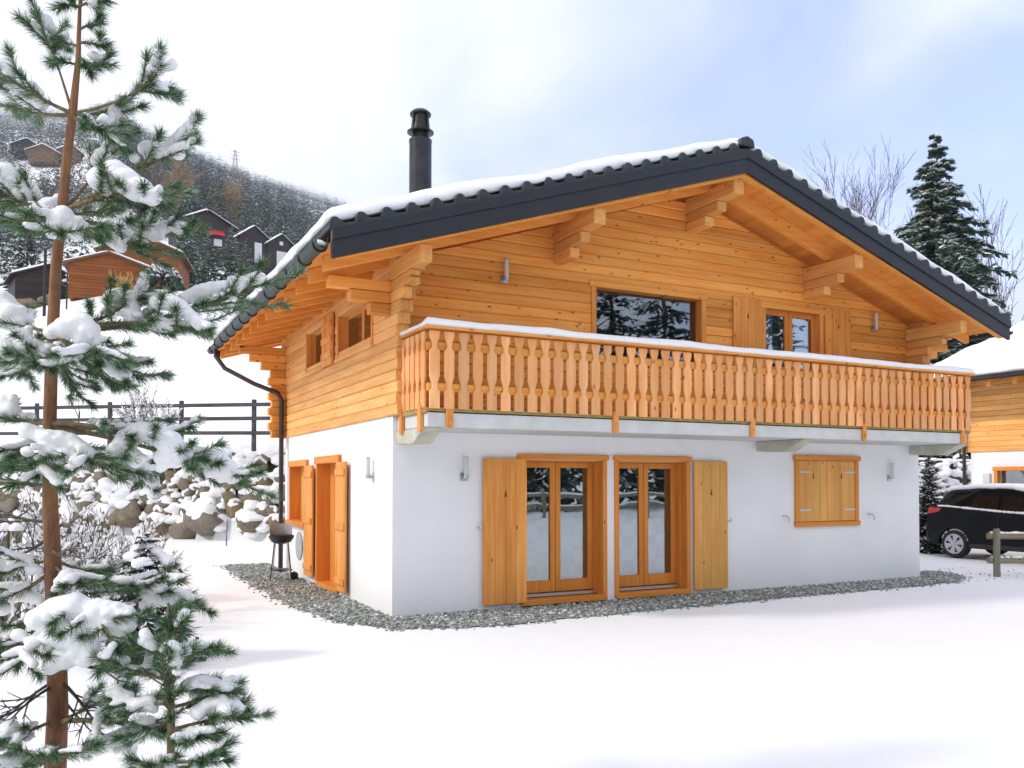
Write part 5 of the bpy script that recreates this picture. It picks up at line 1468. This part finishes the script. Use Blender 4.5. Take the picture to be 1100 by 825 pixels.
# spruces and a garden fence across the lane behind the photographer: they show in the window panes
bt = spruce('tall spruce across the lane, mirrored in the windows', 'spruces across the lane', (-6, -34, 0), 19, 4.2, 501, 26, 9, 5, .38, .35, mat='spruce_dark')
for i, (x, y, s) in enumerate(((2, -36, 1.1), (9, -33, .95), (15, -37, 1.15), (22, -34, 1.0), (29, -38, 1.2), (37, -36, 1.05), (46, -40, 1.25), (-14, -36, 1.05), (55, -38, 1.1), (12, -44, 1.4), (26, -46, 1.4), (41, -48, 1.4), (-2, -45, 1.3))):
    c = copy_tree(bt); c.location = (x, y, 0); c.rotation_euler = (0, 0, i * 1.3); c.scale = (s, s, s)
def lane_fence():
    f = thing('lane_fence', 'snow-topped rail fence across the lane, mirrored in the windows', 'fence', (4, -24, 0))
    for i in range(9):
        p = MB(); p.box(i * 3 - .06, i * 3 + .06, -.06, .06, -.2, 1.3); p.build('post', M['old_wood'], f)
    for z in (.6, 1.1):
        p = MB(); p.box(0, 24, -.11, -.065, z - .07, z + .07); r = p.build('rail', M['old_wood'], f); s = MB(); s.box(0, 24, -.13, -.05, z + .071, z + .15); s.build('rail_snow', M['snow_soft'], r, bevel=.03, seg=2)
lane_fence()

# ------------------------------------------------------------------ the air of the valley
HAZE = 0.00033
def haze():
    m = bpy.data.materials.new('valley_air'); m.use_nodes = True; N, L = m.node_tree.nodes, m.node_tree.links
    out = [x for x in N if x.type == 'OUTPUT_MATERIAL'][0]; N.remove(N['Principled BSDF'])
    v = N.new('ShaderNodeVolumePrincipled'); v.inputs['Color'].default_value = (.80, .88, 1.0, 1); v.inputs['Density'].default_value = HAZE; v.inputs['Anisotropy'].default_value = .2
    L.new(v.outputs[0], out.inputs['Volume'])
    b = MB(); b.box(gx.min() - 20, gx.max() + 20, gy.min() - 20, gy.max() + 20, -1.2, 430)
    tag(b.build('haze', m), 'thin pale winter haze between here and the mountainside', 'haze', kind='stuff')
if HAZE: haze()

# ------------------------------------------------------------------ the snow-laden pine in the foreground
def needle_mat(name, a, b, c):
    m, N, L, B = new_mat(name)
    A = N.new('ShaderNodeAttribute'); A.attribute_name = 'rnd'
    r = N.new('ShaderNodeValToRGB'); L.new(A.outputs['Fac'], r.inputs[0])
    r.color_ramp.elements[0].color = (*a, 1); r.color_ramp.elements[1].position = .86; r.color_ramp.elements[1].color = (*b, 1)
    e = r.color_ramp.elements.new(.9); e.color = (*c, 1)
    L.new(r.outputs[0], B.inputs['Base Color']); B.inputs['Roughness'].default_value = .5; B.inputs['Specular IOR Level'].default_value = .35
    return m
M['needle'] = needle_mat('pine_needles', (.028, .098, .040), (.115, .215, .072), (.48, .53, .50))
M['pine_bark'] = bark_mat('orange_pine_bark', (.12, .052, .026), (.33, .155, .070), 9, .22)
M['pine_wood'] = bark_mat('pine_branch_bark', (.12, .085, .045), (.26, .19, .10), 30, .6)

def shoot_needles(p, q, out, rs_, dens=950, ln=.062, wd=.0016, tipness=.35):
    """a twig's needles: thin blades leaving it all round and leaning towards its tip"""
    p = np.asarray(p, float); q = np.asarray(q, float); ax = q - p; L_ = np.linalg.norm(ax)
    if L_ < 1e-4: return
    ax /= L_; n = max(8, int(dens * L_))
    u = rs_.rand(n) ** .85; P = p + np.outer(u * L_, ax)
    ref = np.array([0, 0, 1.]) if abs(ax[2]) < .9 else np.array([1., 0, 0])
    a = np.cross(ax, ref); a /= np.linalg.norm(a); b = np.cross(a, ax)
    th = rs_.rand(n) * 2 * np.pi; lean = rs_.uniform(.45, 1.05, n) * (1 - tipness * (u > .85))
    D = ax * np.cos(lean)[:, None] + (a * np.cos(th)[:, None] + b * np.sin(th)[:, None]) * np.sin(lean)[:, None]
    D[:, 2] -= .06; D /= np.linalg.norm(D, axis=1, keepdims=True)
    T = P + D * (ln * rs_.uniform(.7, 1.15, n))[:, None]
    W_ = np.cross(D, rs_.normal(size=(n, 3))); W_ /= np.linalg.norm(W_, axis=1, keepdims=True); W_ *= wd
    out.append(np.stack([P - W_, P + W_, T], 1))

def photo_pine(name, label, depth, trunk_px, radii, branches, seed, group=None, needle=.062, bark='pine_bark'):
    rs_ = np.random.RandomState(seed)
    foot = at(*trunk_px[-1], depth); foot[2] = 0
    root = thing(name, label, 'tree', tuple(map(float, foot)), 0, group)
    tys = [p[1] for p in trunk_px][::1]; txs = [p[0] for p in trunk_px]
    pts = [at(x, y, depth) - foot for x, y in trunk_px] + [np.array([0, 0, -.3])]
    t = MB(); t.tube([tuple(p) for p in pts], [r for r in radii] + [radii[-1] * 1.05], 14)
    t.build('trunk', M[bark], root, smooth=True)
    for bi, (ty, tx_, tipy, dd, pads, opt) in enumerate(branches):
        p0 = at(np.interp(ty, tys, txs), ty, depth) - foot
        p2 = at(tx_, tipy, depth + dd) - foot
        L_ = np.linalg.norm(p2 - p0); sag = opt.get('sag', .08) * L_
        mid = (p0 + p2) / 2 + np.array([0, 0, -sag])
        N_ = 9; us = np.linspace(0, 1, N_); C_ = [(1 - u) ** 2 * p0 + 2 * u * (1 - u) * mid + u * u * p2 for u in us]
        r0 = opt.get('r', .006 + .012 * min(L_, 1)); segs = [(C_[i], C_[i + 1], r0 * (1 - .7 * us[i]), r0 * (1 - .7 * us[i + 1])) for i in range(N_ - 1)]
        K = []; nsub = opt.get('nsub', int(3 + 9 * min(L_, 1.1))); auto = []
        bare = opt.get('bare', False); start = opt.get('start', .30)
        ax = (p2 - p0) / L_; side = np.cross(ax, [0, 0, 1.]); side /= np.linalg.norm(side) + 1e-6; upv = np.cross(side, ax)
        sc = opt.get('scale', 1.0)
        if not bare: shoot_needles(C_[max(1, int(start * 8))], C_[5], K, rs_, ln=needle); shoot_needles(C_[5], C_[8], K, rs_, ln=needle); shoot_needles(C_[8] - ax * .05, C_[8] + ax * .02, K, rs_, dens=1700, ln=needle)
        for k in range(nsub):
            u = start + (1 - start) * (k + .5) / nsub; i = min(int(u * 8), 7); q = C_[i] + (C_[i + 1] - C_[i]) * (u * 8 - i)
            sg = 1 if k % 2 else -1; l = sc * (.10 + .30 * L_ * (1 - .55 * u)) * rs_.uniform(.7, 1.2)
            d = ax * rs_.uniform(.5, .9) + side * sg * rs_.uniform(.5, .9) + upv * rs_.uniform(-.25, .45); d /= np.linalg.norm(d)
            e = q + d * l * .6; e2 = e + (d + np.array([0, 0, rs_.uniform(-.1, .35)])) * l * .4
            segs += [(q, e, .0045, .0035), (e, e2, .0035, .0022)]
            if bare:
                for _ in range(2):
                    f_ = d + rs_.normal(0, .5, 3); f_ /= np.linalg.norm(f_); segs.append((e, e + f_ * l * .5, .003, .0015))
                continue
            shoot_needles(q + d * l * .15, e, K, rs_, ln=needle); shoot_needles(e, e2, K, rs_, ln=needle); shoot_needles(e2 - d * .03, e2 + d * .015, K, rs_, dens=2200, ln=needle)
            if rs_.rand() < opt.get('dust', .5):
                rr_ = rs_.uniform(.015, .030)
                for w_ in (.25, .5, .75, 1.0):
                    c = q + (e - q) * w_ + np.array([0, 0, .016 + rr_ * .3]); auto.append((*c, rr_ * 1.15, rr_ * 1.15, rr_ * .8))
                if rs_.rand() < .7:
                    for w_ in (.4, .85): c = e + (e2 - e) * w_ + np.array([0, 0, .016]); auto.append((*c, rr_, rr_, rr_ * .75))
        bo = segs_mesh('branch', segs, M['pine_wood' if not opt.get('dark') else 'dark_twig'], root, 6)
        if K:
            K = np.concatenate(K); kites_mesh('needles', K, M['needle'], bo, rnd=rs_.rand(len(K)))
        # snow: pads seen in the photograph, set at the depth of the branch they lie on
        bl = list(auto)
        if pads:
            pr = np.array([np.array(project(c + foot)) for c in C_])
            fill = []
            for a_, b_ in zip(pads[:-1], pads[1:]):
                if math.dist(a_[:2], b_[:2]) < 24: fill.append(((a_[0] + b_[0]) / 2, (a_[1] + b_[1]) / 2 - .5, (a_[2] + b_[2]) / 2 * .95))
            for (x, y, r) in list(pads) + fill:
                k = int(np.argmin((pr[:, 0] - x) ** 2 + .4 * (pr[:, 1] - y) ** 2)); dpt = (depth + dd * .62 if dd <= -.35 else pr[k, 2]) + rs_.uniform(-.012, .012)
                c = at(x, y, dpt) - foot; rm = r / FPX * dpt * 1.16
                bl.append((*c, rm * 1.06, rm * 1.35, rm * .95))
                for _ in range(2):
                    o_ = rs_.normal(0, .6, 3) * rm; bl.append((*(c + o_ * np.array([1, 1, .4]) + np.array([0, 0, -.2 * rm])), rm * rs_.uniform(.4, .7), rm * rs_.uniform(.4, .7), rm * rs_.uniform(.35, .55)))
        if bl: blob_snow('branch_snow', bl, M['snow_soft'], bo, .009, .016, tex=.06, smooth_it=4)
    return root
def project(P):
    sy, cy = math.sin(YAW), math.cos(YAW)
    f = np.array([sy * math.cos(PITCH), cy * math.cos(PITCH), math.sin(PITCH)]); r = np.array([cy, -sy, 0.0]); u = np.cross(r, f); d = np.asarray(P) - CAM
    z = d @ f; return (550 + FPX * (d @ r) / z, 412.5 + SHY - FPX * (d @ u) / z, z)

TR = [(90, -30), (86, 0), (85, 30), (84, 65), (78, 122), (72, 170), (66, 230), (60, 290), (57, 350), (55, 400), (53, 470), (54, 540), (57, 610), (61, 690), (62, 760), (59, 830), (58, 905)]
RD = [.006, .008, .010, .013, .020, .022, .024, .026, .028, .030, .032, .036, .040, .045, .049, .053, .058]
s_ = dict(nsub=2, start=.1, sag=-.1, dust=.2, scale=.5)
BR = [
 (6, 113, 2, .0, [(100, 3, 4)], s_), (8, 68, 6, -.1, [], s_), (10, 92, -20, .05, [], s_),
 (32, 106, 24, .03, [(104, 34, 4)], s_), (46, 112, 50, -.05, [(108, 44, 4)], s_), (72, 116, 70, .05, [(100, 60, 5)], s_), (50, 66, 48, .05, [(70, 38, 4)], s_), (70, 58, 66, -.03, [], s_), (60, 98, 80, -.08, [], s_),
 (122, 50, 36, .05, [(48, 24, 8), (56, 31, 5), (66, 62, 4)], dict(nsub=7, start=.62, sag=-.04, r=.008)),
 (122, -6, 74, -.12, [(4, 72, 9), (10, 76, 6)], dict(nsub=6, start=.3)),
 (123, 12, 115, .15, [(22, 103, 6), (32, 107, 7), (44, 112, 6)], dict(nsub=6, start=.4)),
 (122, 160, 92, .0, [(172, 74, 5), (184, 69, 6), (163, 84, 4)], dict(nsub=8, start=.86, sag=.1, r=.010, scale=1.15)),
 (122, 132, 118, .15, [(120, 116, 7), (131, 119, 6), (113, 134, 4), (122, 132, 5)], dict(nsub=6, start=.45)),
 (124, 110, 140, -.15, [(112, 128, 5)], dict(nsub=5, start=.4)),
 (228, 168, 212, -.30, [(110, 193, 13), (124, 188, 14), (137, 196, 13), (150, 204, 12), (163, 213, 8), (118, 202, 9)], dict(nsub=9, sag=-.12)),
 (228, 198, 152, .30, [(158, 160, 8), (170, 161, 7), (184, 160, 8), (192, 166, 6), (145, 170, 5)], dict(nsub=9, start=.55, sag=.05)),
 (229, 122, 160, .18, [(119, 158, 8), (104, 173, 6), (112, 172, 6)], dict(nsub=5, start=.55, sag=.05)),
 (228, -8, 205, -.2, [(4, 190, 13), (17, 198, 12), (30, 204, 9), (38, 208, 5)], dict(nsub=9)),
 (230, -4, 238, .12, [(10, 233, 5), (24, 231, 5)], dict(nsub=8)),
 (226, 66, 252, -.42, [(65, 237, 11), (57, 248, 8), (77, 247, 8), (68, 231, 9), (84, 250, 5)], dict(nsub=6, start=.3)),
 (232, 198, 247, .0, [(130, 241, 7), (145, 240, 9), (159, 247, 8), (166, 254, 6), (178, 243, 6), (192, 244, 7)], dict(nsub=10)),
 (233, 152, 264, -.2, [(105, 254, 6), (118, 257, 7), (129, 266, 6), (140, 250, 4)], dict(nsub=8)),
 (230, 128, 222, .25, [], dict(nsub=8, dust=.2)), (231, 40, 222, .2, [], dict(nsub=6)),
 (355, 284, 304, .08, [(198, 321, 6), (213, 315, 8), (227, 311, 8), (240, 310, 8), (252, 308, 7), (265, 302, 7), (278, 299, 7), (250, 320, 4)], dict(nsub=11, sag=.12)),
 (358, 220, 356, -.25, [(170, 325, 8), (183, 325, 9), (196, 332, 8), (207, 342, 7), (216, 350, 6), (173, 346, 6), (184, 350, 5)], dict(nsub=10, sag=-.10)),
 (356, 152, 322, -.1, [(119, 318, 7), (132, 317, 8), (143, 320, 6), (144, 338, 8), (136, 336, 6)], dict(nsub=8)),
 (356, 104, 378, -.48, [(71, 352, 11), (84, 345, 11), (95, 355, 10), (101, 369, 5), (55, 357, 7), (88, 366, 8)], dict(nsub=7)),
 (357, -8, 332, .2, [(2, 325, 12), (13, 338, 11), (22, 346, 7), (4, 346, 8), (28, 357, 6), (31, 368, 4)], dict(nsub=8)),
 (358, 2, 382, -.3, [(2, 372, 10), (8, 381, 6), (31, 352, 4)], dict(nsub=8)),
 (365, 58, 398, -.40, [(53, 377, 9)], dict(nsub=6, start=.2)),
 (364, 148, 405, -.1, [(108, 382, 8), (115, 391, 8), (123, 399, 6), (131, 404, 5)], dict(nsub=9, sag=-.06)),
 (368, 122, 412, .2, [], dict(nsub=8, sag=-.05)), (366, 22, 402, .2, [(5, 398, 5)], dict(nsub=8)), (370, 82, 420, .1, [], dict(nsub=6)),
 (455, 206, 498, -.25, [(124, 483, 8), (137, 471, 11), (152, 464, 11), (168, 467, 12), (182, 475, 12), (195, 486, 10), (175, 491, 8), (190, 496, 7), (145, 489, 7), (146, 497, 5), (173, 503, 5), (131, 478, 6)], dict(nsub=12, sag=-.12)),
 (458, 256, 518, .0, [(219, 490, 10), (231, 495, 12), (242, 503, 11), (250, 512, 8)], dict(nsub=9, start=.5, sag=-.08)),
 (460, 98, 496, -.35, [(29, 462, 8), (44, 468, 8), (60, 470, 8), (75, 472, 7), (86, 480, 7), (95, 486, 7), (50, 482, 8), (63, 488, 8), (76, 490, 7), (85, 495, 6), (29, 485, 6)], dict(nsub=9, sag=.1)),
 (456, -6, 440, .1, [(4, 432, 8), (12, 440, 8), (0, 446, 7), (14, 428, 5)], dict(nsub=7)),
 (462, 0, 500, -.1, [(20, 478, 5)], dict(nsub=9)), (464, 40, 512, -.3, [], dict(nsub=8, start=.2)), (462, 150, 510, .15, [], dict(nsub=8)),
 (456, 128, 458, .35, [(100, 452, 4), (114, 455, 5), (124, 458, 4)], dict(nsub=4, bare=True, r=.02)),
 (520, 5, 512, .2, [], dict(nsub=6, bare=True, dark=True)), (560, 0, 548, .25, [], dict(nsub=7, bare=True, dark=True)), (575, 10, 600, .2, [], dict(nsub=6, bare=True, dark=True)), (590, 66, 596, -.2, [], dict(nsub=3, bare=True, sag=.1)),
 (640, 128, 700, -.50, [(20, 682, 7), (40, 665, 11), (60, 655, 13), (80, 650, 13), (100, 660, 13), (114, 671, 11), (125, 681, 8), (60, 680, 13), (78, 684, 15), (94, 695, 12), (70, 706, 12), (55, 716, 8), (91, 708, 9), (105, 650, 8), (124, 655, 8), (137, 656, 6), (139, 672, 7), (35, 690, 7), (22, 710, 6)], dict(nsub=10, sag=-.2, start=.15)),
 (640, -10, 700, -.25, [(10, 685, 5), (4, 702, 5)], dict(nsub=9)), (642, 20, 715, -.4, [], dict(nsub=8)),
 (625, 208, 650, .1, [(111, 632, 7), (124, 626, 7), (139, 625, 6), (154, 632, 6), (165, 640, 8), (178, 643, 8), (191, 640, 8), (203, 642, 6), (156, 650, 6)], dict(nsub=10, sag=-.1)),
 (612, -6, 648, .2, [(15, 640, 8), (30, 640, 7), (45, 646, 6), (5, 655, 6)], dict(nsub=9, dust=.9)),
 (600, -5, 612, -.1, [(34, 610, 6), (42, 613, 5), (5, 610, 5)], dict(nsub=9)),
 (606, 88, 628, -.2, [(71, 617, 6), (78, 624, 5)], dict(nsub=5)), (600, 110, 618, .2, [], dict(nsub=7)),
 (730, 2, 776, -.1, [], dict(nsub=6, bare=True, dark=True, sag=-.12)), (735, 12, 772, -.25, [], dict(nsub=5, bare=True, dark=True, sag=-.12)), (728, 112, 792, -.1, [], dict(nsub=7, bare=True, dark=True, sag=-.12)), (742, 92, 778, .15, [], dict(nsub=5, bare=True, dark=True)), (706, 165, 726, .05, [], dict(nsub=6, bare=True, dark=True)),
 (775, 176, 784, -.4, [(104, 805, 7), (117, 798, 9), (134, 792, 10), (150, 786, 10), (163, 785, 8), (140, 805, 6), (90, 806, 7)], dict(nsub=9, sag=-.05)),
 (772, -10, 795, -.3, [(10, 781, 8), (0, 800, 7), (30, 792, 5)], dict(nsub=10, dust=.9)), (790, 20, 830, -.35, [], dict(nsub=9, dust=.9)), (800, 60, 812, -.5, [(35, 812, 5)], dict(nsub=7)), (775, 130, 740, .1, [(112, 748, 5)], dict(nsub=8)),
]
photo_pine('pine_tree', 'tall snow-laden pine with orange trunk in the left foreground', 4.2, TR, RD, BR, 17)

TS = [(181, 648), (181, 690), (183, 730), (184, 775), (183, 830), (183, 960)]
RS = [.006, .010, .013, .016, .018, .022]
BS = [
 (705, 184, 660, .0, [], dict(nsub=4, start=.1, scale=.5, dust=0)), (790, 181, 715, .0, [], dict(nsub=9, start=.1, scale=.45, dust=0)), (775, 172, 690, -.05, [], dict(nsub=5, start=.1, scale=.5, dust=.1)),
 (785, 262, 772, .0, [(213, 765, 8), (224, 756, 7), (240, 752, 7), (252, 757, 6), (260, 764, 5), (235, 770, 6)], dict(nsub=10, sag=-.1)),
 (745, 228, 740, .05, [(203, 735, 7), (216, 730, 7), (229, 733, 6), (240, 738, 4)], dict(nsub=8, sag=-.08)),
 (700, 228, 700, .05, [(199, 695, 6), (214, 693, 6), (224, 698, 4)], dict(nsub=7)),
 (706, 148, 694, .05, [(155, 681, 6), (165, 694, 5)], dict(nsub=7)),
 (755, 132, 752, .1, [(125, 741, 6), (149, 760, 6), (163, 758, 6)], dict(nsub=9)),
 (770, 150, 790, .15, [(140, 775, 5)], dict(nsub=8)), (730, 130, 712, .15, [], dict(nsub=8, dust=.8)),
 (818, 228, 812, -.15, [], dict(nsub=8, dust=0, start=.4)), (822, 160, 822, -.2, [(168, 822, 11), (180, 826, 8)], dict(nsub=7)), (800, 215, 790, -.1, [(205, 785, 5)], dict(nsub=7)),
 (740, 196, 700, -.1, [(190, 722, 5)], dict(nsub=6, scale=.6)), (760, 245, 738, .1, [(262, 742, 5)], dict(nsub=7)),
 (690, 196, 668, .0, [], dict(nsub=4, scale=.5)),
]
for b_ in BS: b_[5]['nsub'] = max(3, int(b_[5]['nsub'] * .75)); b_[5]['scale'] = b_[5].get('scale', .85)
photo_pine('pine_sapling', 'young pine with green candles growing right of the big pine trunk', 3.75, TS, RS, BS, 23, bark='pine_wood')

# ------------------------------------------------------------------ snowy undergrowth behind the pine
def snowy_shrub(label, loc, H, seed, stems, r=.02, lean=.5, depth=3, mat='dark_twig', group=None, snow=.34, spread=.5):
    rs_ = np.random.RandomState(seed); root = thing('snowy_shrub', label, 'shrub', loc, 0, group); segs = []
    for s in range(stems):
        a = 6.28 * s / stems + rs_.rand(); branching((.1 * math.cos(a), .1 * math.sin(a), -.1), (lean * math.cos(a), lean * math.sin(a), 1), H * .5 * rs_.uniform(.7, 1.05), r, depth, rs_, segs, spread, (1, 3), .12)
    segs = [(a, b, max(c, .004), max(d, .003)) for a, b, c, d in segs]
    segs_mesh('stems', segs, M[mat], root, 4)
    sn = []
    for (a, b, c, d) in segs:
        a = np.array(a); b = np.array(b); dz = abs(b[2] - a[2]) / (np.linalg.norm(b - a) + 1e-6)
        if dz < .93 and rs_.rand() < snow: k = rs_.uniform(.010, .026); sn.append((a + [0, 0, c + k * .6], b + [0, 0, d + k * .6], k, k * .8))
    segs_mesh('twig_snow', sn, M['snow_soft'], root, 6)
    return root
def gp2(px, d): p = at(px, 600, d); return (float(p[0]), float(p[1]), 0.0)
snowy_shrub('dark twiggy shrub with snow left behind the pine trunk', gp2(20, 9.5), 1.9, 3, 8, lean=.55)
snowy_shrub('snow-covered bare shrub just right of the pine trunk', gp2(96, 10.5), 1.9, 4, 7, lean=.45)
snowy_shrub('dense dark shrub under snow, between pine and boulder wall', gp2(112, 12.5), 1.5, 5, 8, lean=.6)
snowy_shrub('thin bare shrub reaching over the boulder wall before the fence', tuple(map(float, at(160, 472, 23.0))), 1.6, 6, 8, r=.014, lean=.7, snow=.2)
p = gp2(155, 8.4); ysp = spruce('low young spruce with a white snow cushion right of the pine', None, p, 1.32, .72, 55, 15, 10, 7, .42, .7, mat='spruce_dark', name='young_spruce', z0=.05)
bl = []; rr = random.Random(5)
for i in range(26):
    a = rr.uniform(0, 6.28); q = rr.uniform(0, .22); bl.append((q * math.cos(a), q * math.sin(a), 1.17 - q * .75 + rr.uniform(-.02, .02), rr.uniform(.05, .09), rr.uniform(.05, .09), rr.uniform(.03, .05)))
blob_snow('snow_cap', bl, M['snow_soft'], ysp, .012, .02)
for px, lb in ((3, 'weathered short post at the left edge, left of its pair'), (16, 'weathered short post near the left edge, right of its pair')):
    q = gp2(px, 10.6); m_ = MB(); m_.tube([(q[0], q[1], -.1), (q[0] + .01, q[1], 1.1)], [.075, .07], 10); po_ = thing('garden_post', lb, 'post', q)
    m_ = MB(); m_.tube([(0, 0, -.1), (.01, 0, 1.18)], [.075, .07], 10); m_.build('post', M['old_wood'], po_, smooth=True)
    m_ = MB(); m_.lathe([(.08, 1.175), (.085, 1.20), (.06, 1.25), (.02, 1.27)], (.01, 0, 0), 12); m_.build('snow_cap', M['snow_soft'], po_, smooth=True)
